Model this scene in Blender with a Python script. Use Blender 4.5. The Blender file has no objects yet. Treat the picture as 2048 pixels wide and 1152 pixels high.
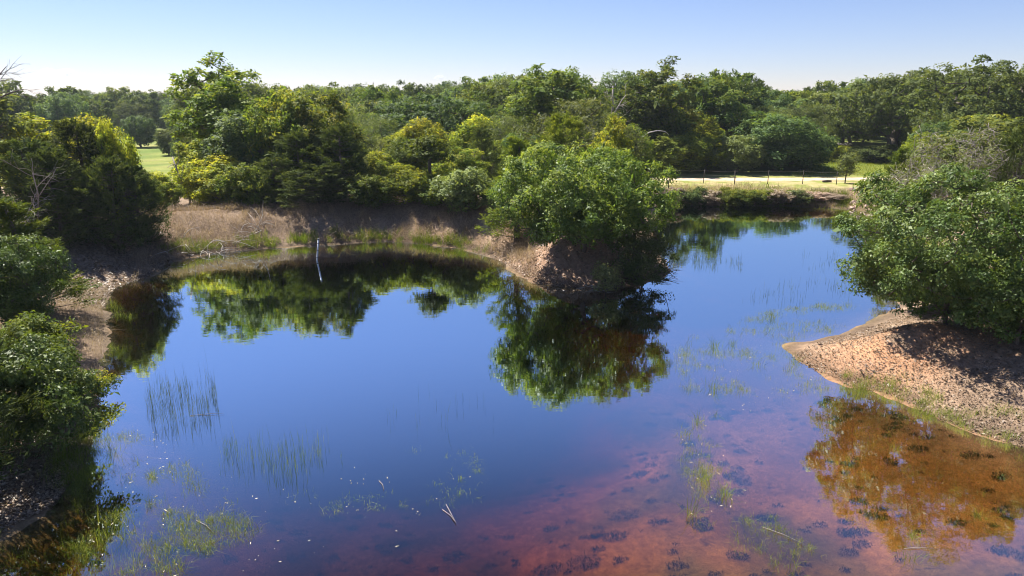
import bpy, math, random
import numpy as np
from mathutils import Vector

# ------------------------------------------------------------------ camera, sky, sun, exposure
scene = bpy.context.scene
col = scene.collection
PITCH = math.radians(15.4)
CAM_H = 8.5
FPX = 2048 * 24.0 / 36.0
cam_data = bpy.data.cameras.new("camera")
cam_data.lens = 24.0
cam_data.sensor_width = 36.0
cam_data.clip_start = 0.1
cam_data.clip_end = 80000.0
cam = bpy.data.objects.new("camera", cam_data)
col.objects.link(cam)
cam.location = (0, 0, CAM_H)
cam.rotation_euler = (math.radians(90) - PITCH, 0, 0)
scene.camera = cam

SUN_EL = math.radians(54)
SUN_AZ = math.radians(-48)          # from +Y, towards the left
world = bpy.data.worlds.new("World")
scene.world = world
world.use_nodes = True
wn = world.node_tree.nodes
wl = world.node_tree.links
sky = wn.new("ShaderNodeTexSky")
sky.sky_type = 'NISHITA'
sky.sun_disc = False
sky.sun_elevation = SUN_EL
sky.sun_rotation = SUN_AZ
sky.altitude = 0
sky.air_density = 1.0
sky.dust_density = 0.0
sky.ozone_density = 3.5
bg = wn["Background"]
bg.inputs["Strength"].default_value = 0.05
tint = wn.new("ShaderNodeMix"); tint.data_type = 'RGBA'; tint.blend_type = 'MULTIPLY'
tint.inputs["Factor"].default_value = 1.0
tint.inputs["B"].default_value = (0.95, 0.90, 1.12, 1)      # cool white balance of the photograph
wl.new(sky.outputs[0], tint.inputs["A"])
wl.new(tint.outputs["Result"], bg.inputs["Color"])

sun_data = bpy.data.lights.new("sun", 'SUN')
sun_data.energy = 4.7
sun_data.angle = math.radians(0.53)
sun_data.color = (1.0, 0.95, 0.86)
sun = bpy.data.objects.new("sun", sun_data)
col.objects.link(sun)
SUN_DIR = Vector((math.sin(SUN_AZ) * math.cos(SUN_EL), math.cos(SUN_AZ) * math.cos(SUN_EL), math.sin(SUN_EL)))
sun.rotation_euler = SUN_DIR.to_track_quat('Z', 'Y').to_euler()
sun.location = (0, 0, 60)

scene.view_settings.view_transform = 'Standard'
scene.view_settings.look = 'None'
scene.view_settings.exposure = 1.32
scene.view_settings.gamma = 1.0
scene.render.engine = 'CYCLES'
scene.cycles.max_bounces = 10
scene.cycles.diffuse_bounces = 5
scene.cycles.glossy_bounces = 3
scene.cycles.transmission_bounces = 4
scene.cycles.transparent_max_bounces = 12
scene.cycles.volume_bounces = 0
scene.cycles.use_denoising = True
scene.cycles.filter_width = 1.0
scene.cycles.caustics_reflective = False
scene.cycles.caustics_refractive = False

HAZE_DENSITY = 0.0002

# ------------------------------------------------------------------ pixel helpers
SP, CP = math.sin(PITCH), math.cos(PITCH)

def ray(u, v):
    x = (u - 1024.0) / FPX
    y = -(v - 576.0) / FPX
    return np.array([x, y * SP + CP, y * CP - SP])

def px(u, v, z=0.0):
    d = ray(u, v)
    t = (z - CAM_H) / d[2]
    return np.array([d[0] * t, d[1] * t, z])

def px_at(u, v, Y):
    """the point on pixel ray (u, v) at ground distance Y"""
    d = ray(u, v)
    t = Y / d[1]
    return np.array([d[0] * t, Y, CAM_H + d[2] * t])

def fdepth(Y, z):
    return Y * CP + (CAM_H - z) * SP

# ------------------------------------------------------------------ noise
def _hash(ix, iy, seed):
    n = (ix * 374761393 + iy * 668265263 + seed * 974634777) & 0x7fffffff
    n = ((n ^ (n >> 13)) * 1274126177) & 0x7fffffff
    return ((n ^ (n >> 16)) & 0xffff) / 65535.0

def vnoise(x, y, seed=0):
    x = np.asarray(x, float); y = np.asarray(y, float)
    ix = np.floor(x).astype(np.int64); iy = np.floor(y).astype(np.int64)
    fx = x - ix; fy = y - iy
    fx = fx * fx * (3 - 2 * fx); fy = fy * fy * (3 - 2 * fy)
    a = _hash(ix, iy, seed); b = _hash(ix + 1, iy, seed)
    c = _hash(ix, iy + 1, seed); d = _hash(ix + 1, iy + 1, seed)
    return (a + (b - a) * fx) * (1 - fy) + (c + (d - c) * fx) * fy

def fbm(x, y, seed=0, oct=4):
    s = 0; a = 0.5; t = 0
    for i in range(oct):
        s = s + a * vnoise(x, y, seed + i * 17); t += a
        x = x * 2.03 + 5.1; y = y * 2.03 + 1.7; a *= 0.5
    return s / t

def sstep(a, b, x):
    t = np.clip((np.asarray(x, float) - a) / (b - a), 0, 1)
    return t * t * (3 - 2 * t)

# ------------------------------------------------------------------ pond outline (traced shoreline, on the water plane)
_shore = [(0, 1075), (60, 1040), (110, 1012), (145, 960), (182, 900), (192, 850), (203, 790), (216, 735), (221, 690), (221, 640), (214, 603),
          (240, 572), (300, 556), (332, 536), (352, 521), (430, 507), (520, 499), (600, 493), (680, 489),
          (760, 484), (830, 487), (900, 495), (950, 506), (990, 521), (1030, 547), (1062, 566), (1110, 573),
          (1190, 582), (1265, 572), (1315, 557), (1342, 541), (1335, 522), (1315, 495), (1300, 455), (1315, 425),
          (1345, 406), (1450, 408), (1600, 413), (1700, 419), (1765, 426), (1800, 450), (1815, 500), (1810, 560),
          (1790, 612), (1755, 640), (1700, 660), (1620, 682), (1566, 696), (1585, 716), (1640, 746), (1690, 772),
          (1750, 783), (1800, 802), (1870, 838), (1950, 868), (2048, 897)]
POND = [tuple(px(u, v)[:2]) for u, v in _shore]
POND += [(16.5, 14.6), (21, 11), (24, 3), (20, -9), (6, -15), (-10, -13), (-16, -3), (-14.5, 6), (-11.8, 10.0)]
POND = np.array(POND)

def pond_sd(x, y):
    """signed distance, positive on land"""
    x = np.asarray(x, float); y = np.asarray(y, float)
    sh = x.shape
    P = np.stack([x.ravel(), y.ravel()], 1)
    best = np.full(len(P), 1e18); inside = np.zeros(len(P), bool)
    n = len(POND)
    for i in range(n):
        a = POND[i]; b = POND[(i + 1) % n]
        e = b - a; w = P - a
        t = np.clip((w @ e) / (e @ e), 0, 1)
        d = w - t[:, None] * e
        best = np.minimum(best, (d * d).sum(1))
        c1 = (a[1] <= P[:, 1]) & (b[1] > P[:, 1]); c2 = (a[1] > P[:, 1]) & (b[1] <= P[:, 1])
        cr = e[0] * w[:, 1] - e[1] * w[:, 0]
        inside ^= (c1 & (cr > 0)) | (c2 & (cr < 0))
    d = np.sqrt(best)
    return np.where(inside, -d, d).reshape(sh)

def gauss(x, y, cx, cy, rx, ry):
    return np.exp(-(((x - cx) / rx) ** 2 + ((y - cy) / ry) ** 2))

MOUND = px(1835, 690, 0.9)
ISLE = px(1190, 500, 1.2)
DEEP1 = px(640, 640)
DEEP2 = px(1520, 480)

def height(x, y):
    x = np.asarray(x, float); y = np.asarray(y, float)
    s = pond_sd(x, y)
    s = s + (fbm(x * 0.9, y * 0.9, 3, 3) - 0.5) * 0.9 * np.exp(-np.abs(s) / 2.5)
    land = 1.15 * sstep(-0.2, 5.0, s) + 0.10 * np.clip(s, 0, 1)
    back = sstep(36, 42, y) * sstep(5, 0, x)                          # the levee behind the left pool
    land = land + 0.55 * back * sstep(0.3, 3.0, s) * sstep(9, 5, s)
    land = land + 0.9 * gauss(x, y, ISLE[0], ISLE[1] + 0.6, 3.6, 2.6) * sstep(0.0, 1.8, s)
    land = land + 0.40 * gauss(x, y, MOUND[0], MOUND[1] + 0.4, 2.2, 1.5) * sstep(0.0, 1.2, s)
    land = land + (fbm(x * 0.5, y * 0.5, 8, 4) - 0.5) * 0.35 * sstep(0.3, 3, s) * sstep(62, 50, y)
    land = land + (fbm(x * 2.2, y * 2.2, 21, 3) - 0.5) * 0.12 * sstep(0.1, 1, s) * sstep(62, 50, y)
    land = land - 0.75 * sstep(60.5, 66.0, y)
    land = land + (fbm(x * 0.02, y * 0.02, 30, 3) - 0.5) * 1.2 * sstep(80, 200, y)
    deep = 0.42 + 1.9 * gauss(x, y, DEEP1[0], DEEP1[1], 9.0, 9.0) + 2.0 * gauss(x, y, DEEP2[0], DEEP2[1], 7, 12)
    deep = deep + 0.75 * sstep(5, -3, x) * sstep(-14, -7, x) + 0.5 * sstep(15, 20, y) * sstep(3, 0, x) + 0.1 * sstep(17, 22, y) + 0.5 * sstep(13, 18, y) * sstep(4.5, 0.5, x) * sstep(-9, -5, x) + (fbm(x * 0.35, y * 0.35, 12, 3) - 0.5) * 0.3
    bed = -deep * (1 - np.exp(np.clip(s, -60, 0) / 2.2))
    return np.where(s > 0, land, bed)

def h1(x, y):
    return float(height(np.array([x]), np.array([y]))[0])

# ------------------------------------------------------------------ materials
def new_mat(name):
    m = bpy.data.materials.new(name); m.use_nodes = True
    nt = m.node_tree
    return m, nt, nt.nodes, nt.links, nt.nodes["Principled BSDF"]

def leaf_mat(name, dark, light, tip, rough=0.6, trans=0.40, spec=0.16):
    m, nt, N, L, p = new_mat(name)
    geo = N.new("ShaderNodeNewGeometry")
    ramp = N.new("ShaderNodeMix"); ramp.data_type = 'RGBA'
    ramp.inputs["A"].default_value = (*dark, 1); ramp.inputs["B"].default_value = (*light, 1)
    L.new(geo.outputs["Random Per Island"], ramp.inputs["Factor"])
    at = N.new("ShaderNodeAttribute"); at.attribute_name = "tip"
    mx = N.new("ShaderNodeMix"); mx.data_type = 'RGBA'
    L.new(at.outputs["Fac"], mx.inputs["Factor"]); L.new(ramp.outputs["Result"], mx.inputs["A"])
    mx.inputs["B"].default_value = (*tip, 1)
    oi = N.new("ShaderNodeObjectInfo")
    hv = N.new("ShaderNodeHueSaturation")
    mr = N.new("ShaderNodeMapRange"); mr.inputs["To Min"].default_value = 0.7; mr.inputs["To Max"].default_value = 1.3
    L.new(oi.outputs["Random"], mr.inputs["Value"]); L.new(mr.outputs["Result"], hv.inputs["Value"])
    mr2 = N.new("ShaderNodeMapRange"); mr2.inputs["To Min"].default_value = 0.488; mr2.inputs["To Max"].default_value = 0.512
    mm = N.new("ShaderNodeMath"); mm.operation = 'FRACT'
    mu = N.new("ShaderNodeMath"); mu.operation = 'MULTIPLY'; mu.inputs[1].default_value = 7.31
    L.new(oi.outputs["Random"], mu.inputs[0]); L.new(mu.outputs[0], mm.inputs[0]); L.new(mm.outputs[0], mr2.inputs["Value"])
    L.new(mr2.outputs["Result"], hv.inputs["Hue"])
    L.new(mx.outputs["Result"], hv.inputs["Color"])
    L.new(hv.outputs["Color"], p.inputs["Base Color"])
    p.inputs["Roughness"].default_value = rough
    p.inputs["Specular IOR Level"].default_value = spec
    tr = N.new("ShaderNodeBsdfTranslucent")
    br = N.new("ShaderNodeMix"); br.data_type = 'RGBA'; br.blend_type = 'MULTIPLY'; br.inputs["Factor"].default_value = 1
    L.new(hv.outputs["Color"], br.inputs["A"]); br.inputs["B"].default_value = (1.7, 1.55, 0.6, 1)
    L.new(br.outputs["Result"], tr.inputs["Color"])
    ms = N.new("ShaderNodeMixShader"); ms.inputs[0].default_value = trans
    L.new(p.outputs[0], ms.inputs[1]); L.new(tr.outputs[0], ms.inputs[2])
    L.new(ms.outputs[0], N["Material Output"].inputs["Surface"])
    return m

M = {}
M['oak'] = leaf_mat("oak_leaf", (0.045, 0.088, 0.014), (0.115, 0.19, 0.03), (0.23, 0.27, 0.04))
M['liveoak'] = leaf_mat("live_oak_leaf", (0.052, 0.082, 0.022), (0.12, 0.165, 0.045), (0.22, 0.25, 0.07))
M['blueoak'] = leaf_mat("blue_green_oak_leaf", (0.046, 0.085, 0.03), (0.115, 0.175, 0.06), (0.21, 0.27, 0.09))
M['gold'] = leaf_mat("gold_tipped_leaf", (0.062, 0.110, 0.020), (0.145, 0.200, 0.035), (0.28, 0.28, 0.05), trans=0.5)
M['lime'] = leaf_mat("lime_vine_leaf", (0.090, 0.135, 0.022), (0.210, 0.260, 0.035), (0.38, 0.37, 0.05), trans=0.55)
M['sage'] = leaf_mat("sage_leaf", (0.085, 0.12, 0.042), (0.175, 0.22, 0.08), (0.29, 0.32, 0.12), rough=0.5)
M['shrub'] = leaf_mat("shrub_leaf", (0.062, 0.11, 0.014), (0.15, 0.205, 0.03), (0.29, 0.31, 0.04))
M['glossy'] = leaf_mat("glossy_leaf", (0.042, 0.082, 0.016), (0.105, 0.168, 0.034), (0.23, 0.28, 0.06), rough=0.5, spec=0.25)
M['holly'] = leaf_mat("small_glossy_leaf", (0.042, 0.082, 0.014), (0.115, 0.180, 0.036), (0.24, 0.29, 0.07), rough=0.5, spec=0.3, trans=0.28)
M['cedar'] = leaf_mat("cedar_needle", (0.045, 0.076, 0.022), (0.090, 0.125, 0.034), (0.16, 0.19, 0.05), rough=0.7, spec=0.1, trans=0.25)
M['youngcedar'] = leaf_mat("young_cedar_needle", (0.070, 0.110, 0.018), (0.14, 0.185, 0.03), (0.24, 0.27, 0.05), rough=0.7, spec=0.1, trans=0.3)
M['pale'] = leaf_mat("pale_leaf", (0.140, 0.160, 0.070), (0.260, 0.270, 0.120), (0.36, 0.36, 0.16), rough=0.5)
M['grass'] = leaf_mat("grass_blade", (0.075, 0.135, 0.018), (0.175, 0.240, 0.030), (0.32, 0.32, 0.10), rough=0.5, trans=0.45)
M['reed'] = leaf_mat("reed_stem", (0.040, 0.085, 0.045), (0.085, 0.150, 0.075), (0.22, 0.24, 0.12), rough=0.5, trans=0.3)
M['weed'] = leaf_mat("water_weed", (0.050, 0.050, 0.022), (0.085, 0.080, 0.032), (0.15, 0.13, 0.05), rough=0.7, trans=0.2)
M['dry'] = leaf_mat("dry_grass", (0.185, 0.135, 0.105), (0.360, 0.275, 0.210), (0.50, 0.41, 0.32), rough=0.7, trans=0.25, spec=0.2)
M['litter'] = leaf_mat("leaf_litter", (0.130, 0.085, 0.055), (0.350, 0.245, 0.165), (0.52, 0.42, 0.32), rough=0.5, trans=0.1, spec=0.5)
M['straw'] = leaf_mat("bleached_straw", (0.28, 0.24, 0.16), (0.46, 0.39, 0.28), (0.55, 0.48, 0.36), rough=0.5, trans=0.1, spec=0.5)

def bark_mat(name, a, b, scale=14):
    m, nt, N, L, p = new_mat(name)
    tc = N.new("ShaderNodeTexCoord")
    mp = N.new("ShaderNodeMapping"); mp.inputs["Scale"].default_value = (1, 1, 0.25)
    L.new(tc.outputs["Object"], mp.inputs["Vector"])
    no = N.new("ShaderNodeTexNoise"); no.inputs["Scale"].default_value = scale; no.inputs["Detail"].default_value = 6
    L.new(mp.outputs[0], no.inputs["Vector"])
    mx = N.new("ShaderNodeMix"); mx.data_type = 'RGBA'
    mx.inputs["A"].default_value = (*a, 1); mx.inputs["B"].default_value = (*b, 1)
    L.new(no.outputs["Fac"], mx.inputs["Factor"]); L.new(mx.outputs["Result"], p.inputs["Base Color"])
    p.inputs["Roughness"].default_value = 0.85
    bu = N.new("ShaderNodeBump"); bu.inputs["Strength"].default_value = 0.6; bu.inputs["Distance"].default_value = 0.02
    L.new(no.outputs["Fac"], bu.inputs["Height"]); L.new(bu.outputs[0], p.inputs["Normal"])
    return m
M['bark'] = bark_mat("bark", (0.05, 0.038, 0.028), (0.17, 0.13, 0.10))
M['deadwood'] = bark_mat("grey_dead_wood", (0.16, 0.13, 0.11), (0.40, 0.35, 0.31))
M['white_wood'] = bark_mat("bleached_wood", (0.36, 0.31, 0.26), (0.66, 0.60, 0.53))
M['dark_twig'] = bark_mat("dark_twig", (0.045, 0.032, 0.026), (0.12, 0.09, 0.075))

def plain(name, c, rough=0.6, metal=0.0, var=0.35, scale=9.0):
    m, nt, N, L, p = new_mat(name)
    tc = N.new("ShaderNodeTexCoord")
    no = N.new("ShaderNodeTexNoise"); no.inputs["Scale"].default_value = scale; no.inputs["Detail"].default_value = 5
    L.new(tc.outputs["Object"], no.inputs["Vector"])
    mx = N.new("ShaderNodeMix"); mx.data_type = 'RGBA'
    mx.inputs["A"].default_value = (*[k * (1 - var) for k in c], 1); mx.inputs["B"].default_value = (*[min(1, k * (1 + var)) for k in c], 1)
    L.new(no.outputs["Fac"], mx.inputs["Factor"]); L.new(mx.outputs["Result"], p.inputs["Base Color"])
    p.inputs["Roughness"].default_value = rough; p.inputs["Metallic"].default_value = metal
    return m
M['rust'] = plain("rusty_steel", (0.055, 0.042, 0.035), 0.7, 0.3)
M['wire'] = plain("fence_wire", (0.20, 0.18, 0.17), 0.6, 0.6)
M['pipe'] = plain("white_plastic_pipe", (0.74, 0.76, 0.80), 0.4, 0, 0.1)
M['pipe_dark'] = plain("pipe_grime", (0.12, 0.13, 0.15), 0.6)
M['stone'] = plain("pink_stone", (0.46, 0.32, 0.26), 0.85, 0, 0.3, 5)

def ground_material():
    m, nt, N, L, p = new_mat("ground")
    ca = N.new("ShaderNodeAttribute"); ca.attribute_name = "ground_col"
    tc = N.new("ShaderNodeTexCoord")
    def noise(s, d=6, r=0.6):
        n = N.new("ShaderNodeTexNoise"); n.inputs["Scale"].default_value = s; n.inputs["Detail"].default_value = d
        n.inputs["Roughness"].default_value = r
        L.new(tc.outputs["Object"], n.inputs["Vector"]); return n
    n1 = noise(0.8); n2 = noise(6.0, 8, 0.7); n3 = noise(38.0, 3, 0.7)
    def mr(n, lo, hi, a=0.3, b=0.7):
        r = N.new("ShaderNodeMapRange"); r.inputs["From Min"].default_value = a; r.inputs["From Max"].default_value = b
        r.inputs["To Min"].default_value = lo; r.inputs["To Max"].default_value = hi
        L.new(n.outputs["Fac"], r.inputs["Value"]); return r
    r1 = mr(n1, 0.8, 1.2); r2 = mr(n2, 0.62, 1.35); r3 = mr(n3, 0.75, 1.25)
    a = N.new("ShaderNodeMath"); a.operation = 'MULTIPLY'; L.new(r1.outputs[0], a.inputs[0]); L.new(r2.outputs[0], a.inputs[1])
    b = N.new("ShaderNodeMath"); b.operation = 'MULTIPLY'; L.new(a.outputs[0], b.inputs[0]); L.new(r3.outputs[0], b.inputs[1])
    hv = N.new("ShaderNodeHueSaturation"); L.new(ca.outputs["Color"], hv.inputs["Color"]); L.new(b.outputs[0], hv.inputs["Value"])
    L.new(hv.outputs[0], p.inputs["Base Color"])
    p.inputs["Roughness"].default_value = 0.95; p.inputs["Specular IOR Level"].default_value = 0.15
    bu = N.new("ShaderNodeBump"); bu.inputs["Strength"].default_value = 0.8; bu.inputs["Distance"].default_value = 0.06
    L.new(n2.outputs["Fac"], bu.inputs["Height"]); L.new(bu.outputs[0], p.inputs["Normal"])
    return m
M['ground'] = ground_material()

def road_material():
    m, nt, N, L, p = new_mat("dirt_track")
    tc = N.new("ShaderNodeTexCoord")
    n = N.new("ShaderNodeTexNoise"); n.inputs["Scale"].default_value = 1.3; n.inputs["Detail"].default_value = 8
    L.new(tc.outputs["Object"], n.inputs["Vector"])
    r = N.new("ShaderNodeValToRGB")
    r.color_ramp.elements[0].position = 0.3; r.color_ramp.elements[0].color = (0.40, 0.29, 0.18, 1)
    r.color_ramp.elements[1].position = 0.65; r.color_ramp.elements[1].color = (0.62, 0.48, 0.35, 1)
    L.new(n.outputs["Fac"], r.inputs[0]); L.new(r.outputs[0], p.inputs["Base Color"])
    p.inputs["Roughness"].default_value = 0.95
    return m
M['road'] = road_material()

def water_material():
    m = bpy.data.materials.new("pond_water"); m.use_nodes = True
    nt = m.node_tree; N = nt.nodes; L = nt.links
    N.remove(N["Principled BSDF"])
    tc = N.new("ShaderNodeTexCoord")
    n1 = N.new("ShaderNodeTexNoise"); n1.inputs["Scale"].default_value = 2.2; n1.inputs["Detail"].default_value = 4
    mp = N.new("ShaderNodeMapping"); mp.inputs["Scale"].default_value = (0.7, 1.5, 1)
    L.new(tc.outputs["Object"], mp.inputs["Vector"]); L.new(mp.outputs[0], n1.inputs["Vector"])
    bu = N.new("ShaderNodeBump"); bu.inputs["Strength"].default_value = 0.018; bu.inputs["Distance"].default_value = 0.1
    L.new(n1.outputs["Fac"], bu.inputs["Height"])
    lw = N.new("ShaderNodeLayerWeight"); lw.inputs["Blend"].default_value = 0.5     # facing ratio, the same from both sides
    fr = N.new("ShaderNodeMapRange"); fr.interpolation_type = 'SMOOTHSTEP'         # reflectance dips near the Brewster angle, as through a polariser
    fr.inputs["From Min"].default_value = 0.33; fr.inputs["From Max"].default_value = 0.68
    fr.inputs["To Min"].default_value = 0.06; fr.inputs["To Max"].default_value = 0.86
    L.new(lw.outputs["Facing"], fr.inputs["Value"])
    gl = N.new("ShaderNodeBsdfGlossy"); gl.inputs["Roughness"].default_value = 0.0; gl.inputs["Color"].default_value = (0.80, 0.92, 1.0, 1)
    L.new(bu.outputs[0], gl.inputs["Normal"])
    tr = N.new("ShaderNodeBsdfTransparent"); tr.inputs["Color"].default_value = (0.97, 0.97, 0.97, 1)
    ms = N.new("ShaderNodeMixShader")
    L.new(fr.outputs[0], ms.inputs[0]); L.new(tr.outputs[0], ms.inputs[1]); L.new(gl.outputs[0], ms.inputs[2])
    L.new(ms.outputs[0], N["Material Output"].inputs["Surface"])
    ab = N.new("ShaderNodeVolumeAbsorption")
    ab.inputs["Color"].default_value = (0.74, 0.62, 0.26, 1); ab.inputs["Density"].default_value = 2.8
    L.new(ab.outputs[0], N["Material Output"].inputs["Volume"])
    return m
M['water'] = water_material()

# ------------------------------------------------------------------ mesh helpers
def link(o, parent=None):
    col.objects.link(o)
    if parent is not None:
        o.parent = parent
    return o

def tag(o, label=None, cat=None, group=None, kind=None):
    if label: o['label'] = label
    if cat: o['category'] = cat
    if group: o['group'] = group
    if kind: o['kind'] = kind
    return o

def poly_mesh(name, V, k, mat, tip=None, smooth=False):
    """V: (nfaces, k, 3) loose faces"""
    n = len(V)
    me = bpy.data.meshes.new(name)
    me.vertices.add(n * k); me.vertices.foreach_set("co", np.ascontiguousarray(V, np.float32).ravel())
    me.loops.add(n * k); me.loops.foreach_set("vertex_index", np.arange(n * k, dtype=np.int32))
    me.polygons.add(n); me.polygons.foreach_set("loop_start", np.arange(0, n * k, k, dtype=np.int32))
    me.update(calc_edges=True)
    if tip is not None:
        a = me.attributes.new("tip", 'FLOAT', 'FACE'); a.data.foreach_set("value", np.ascontiguousarray(tip, np.float32))
    me.materials.append(mat)
    me.validate()
    return me

def tube_mesh(name, segs, mat, sides=6):
    """segs: list of polylines [(pos, radius), ...]"""
    verts = []; faces = []
    for pl in segs:
        n = len(pl); base = len(verts)
        for i, (p, r) in enumerate(pl):
            p = np.asarray(p, float)
            d = np.asarray(pl[min(i + 1, n - 1)][0], float) - np.asarray(pl[max(i - 1, 0)][0], float)
            d = d / (np.linalg.norm(d) + 1e-9)
            a = np.cross(d, [0.31, 0.91, 0.28] if abs(d[1]) < 0.8 else [1, 0.1, 0]); a /= np.linalg.norm(a) + 1e-9
            b = np.cross(d, a)
            for k in range(sides):
                t = 2 * math.pi * k / sides
                verts.append(tuple(p + r * (math.cos(t) * a + math.sin(t) * b)))
        for i in range(n - 1):
            for k in range(sides):
                k2 = (k + 1) % sides
                faces.append((base + i * sides + k, base + i * sides + k2, base + (i + 1) * sides + k2, base + (i + 1) * sides + k))
        faces.append(tuple(base + k for k in range(sides))[::-1])
        faces.append(tuple(base + (n - 1) * sides + k for k in range(sides)))
    me = bpy.data.meshes.new(name)
    me.from_pydata(verts, [], faces)
    me.polygons.foreach_set("use_smooth", [len(f) == 4 for f in faces])
    me.materials.append(mat); me.update()
    return me

def unit(v):
    return v / (np.linalg.norm(v, axis=-1, keepdims=True) + 1e-9)

def leaf_quads(P, A, Nn, Ln, Wd, fold=0.25):
    """rhombic, slightly folded leaves: base point P, axis A, normal Nn"""
    S = unit(np.cross(Nn, A))
    Nn = unit(np.cross(A, S))
    L_ = Ln[:, None]; W_ = Wd[:, None]
    b = P; t = P + A * L_
    m = P + A * L_ * 0.45 + Nn * W_ * fold
    return np.stack([b, m + S * W_ * 0.5, t, m - S * W_ * 0.5], 1)

# ------------------------------------------------------------------ tree builder
def skeleton(rng, trunk, targets, drop=0.12, r_tip=0.012, r0=0.2):
    pos = [np.asarray(p, float) for p in trunk]; par = [-1] + list(range(len(trunk) - 1))
    top = pos[-1]
    order = np.argsort(np.linalg.norm(targets - top, axis=1))
    leafs = []
    for i in order:
        t = targets[i]
        arr = np.array(pos)
        d = np.linalg.norm(arr - t, axis=1)
        pen = np.clip(arr[:, 2] - t[2] + 0.15 * d, 0, None) * 1.2
        k = int(np.argmin(d + pen))
        a = pos[k]; D = np.linalg.norm(t - a)
        n = 3 if D > 1.6 else 2
        prev = k
        for q in range(1, n + 1):
            f = q / n
            p = a + (t - a) * f
            if q < n:
                p = p + rng.normal(0, 0.07, 3) * D + np.array([0, 0, -drop * D * math.sin(math.pi * f)])
            pos.append(p); par.append(prev); prev = len(pos) - 1
        leafs.append(prev)
    cnt = np.zeros(len(pos))
    for l in leafs:
        k = l
        while k >= 0:
            cnt[k] += 1; k = par[k]
    cnt = np.maximum(cnt, 1)
    rad = r_tip + (r0 - r_tip) * ((cnt - 1) / max(cnt.max() - 1, 1)) ** 0.6
    segs = []
    for k in range(1, len(pos)):
        j = par[k]
        rs = rad[k] * 1.12 if j >= len(trunk) - 1 else rad[j]
        segs.append([(pos[j], min(rs, rad[j])), (pos[k], rad[k])])
    return segs

def clump_centres(rng, n, R, zb, H, lobes=0.28, shell=0.42, minr=0.35, flat_bottom=0.0):
    c = np.array([0, 0, (zb + H) / 2]); rz = (H - zb) / 2
    ld = unit(rng.normal(size=(9, 3))); la = rng.uniform(-1, 1, 9) * lobes
    pts = []; tries = 0
    sep = 0.9 * (R * R * rz / n) ** (1 / 3)
    while len(pts) < n and tries < n * 60:
        tries += 1
        d = unit(rng.normal(size=3))
        env = 1 + float((la * np.clip(ld @ d, 0, 1) ** 3).sum())
        r = max(minr, rng.uniform() ** shell) * env
        p = c + d * r * np.array([R, R, rz])
        if p[2] < zb + flat_bottom * (H - zb): continue
        if pts and min(np.linalg.norm(np.array(pts) - p, axis=1)) < sep: 
            if rng.uniform() < 0.85: continue
        pts.append(p)
    pts = np.array(pts)
    # make the crown fill exactly its nominal width and height
    return pts

def broad_tree(rng, H, R, zb, n, cr, lpc, ll, r0=0.2, flat=0.65, lobes=0.28, tipw=0.35, shell=0.42, minr=0.35, wr=0.5, lean=(0, 0), up=0.45):
    C = clump_centres(rng, n, R - cr * 0.6, zb + cr * 0.4, H - cr * 0.5, lobes, shell, minr)
    C[:, 0] += lean[0] * C[:, 2] / H; C[:, 1] += lean[1] * C[:, 2] / H
    th = max(zb * 0.9 + 0.25 * (H - zb), 0.3)
    tr = [np.array([0, 0, -0.25])]
    for i in range(1, 4):
        f = i / 3
        tr.append(np.array([lean[0] * f * 0.4 + rng.normal(0, 0.05) * R * 0.4, lean[1] * f * 0.4 + rng.normal(0, 0.05) * R * 0.4, th * f]))
    segs = skeleton(rng, tr, C, r_tip=0.010 + 0.006 * H / 8, r0=r0)
    zc = (zb + H) / 2
    Ps = []; As = []; Ns = []; Ls = []; Ts = []
    for c in C:
        k = max(int(lpc * rng.uniform(0.6, 1.4)), 8)
        d = unit(rng.normal(size=(k, 3)))
        r = rng.uniform(size=k) ** 0.42
        s = cr * rng.uniform(0.7, 1.3)
        # each clump is itself a handful of twig sprays
        m = 7
        tw = unit(rng.normal(size=(m, 3)) + np.array([0, 0, 0.3])) * rng.uniform(0.5, 1.0, (m, 1))
        w = rng.integers(0, m, k)
        off = np.where(rng.uniform(size=(k, 1)) < 0.65, tw[w] + d * r[:, None] * 0.42, d * r[:, None])
        off = off * np.array([s, s, s * flat])
        P = c + off
        out = unit(off + 1e-6); tout = unit(np.tile(c - np.array([0, 0, zc * 0.8]), (k, 1)))
        Nn = unit(0.8 * out + 0.35 * tout + np.array([0, 0, up * 0.8]) + 0.38 * rng.normal(size=(k, 3)))
        A = unit(np.cross(Nn, rng.normal(size=(k, 3))) + 0.25 * out)
        Ps.append(P); As.append(A); Ns.append(Nn)
        Ls.append(ll * rng.lognormal(0, 0.38, k))
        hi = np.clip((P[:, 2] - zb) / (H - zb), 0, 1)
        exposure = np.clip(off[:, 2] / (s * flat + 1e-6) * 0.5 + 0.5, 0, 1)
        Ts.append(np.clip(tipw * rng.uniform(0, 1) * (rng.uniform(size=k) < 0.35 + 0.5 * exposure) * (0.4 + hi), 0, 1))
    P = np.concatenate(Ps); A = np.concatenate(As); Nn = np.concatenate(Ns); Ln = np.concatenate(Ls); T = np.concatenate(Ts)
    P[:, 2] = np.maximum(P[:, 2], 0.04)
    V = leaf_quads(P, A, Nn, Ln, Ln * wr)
    return segs, V, T

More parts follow.
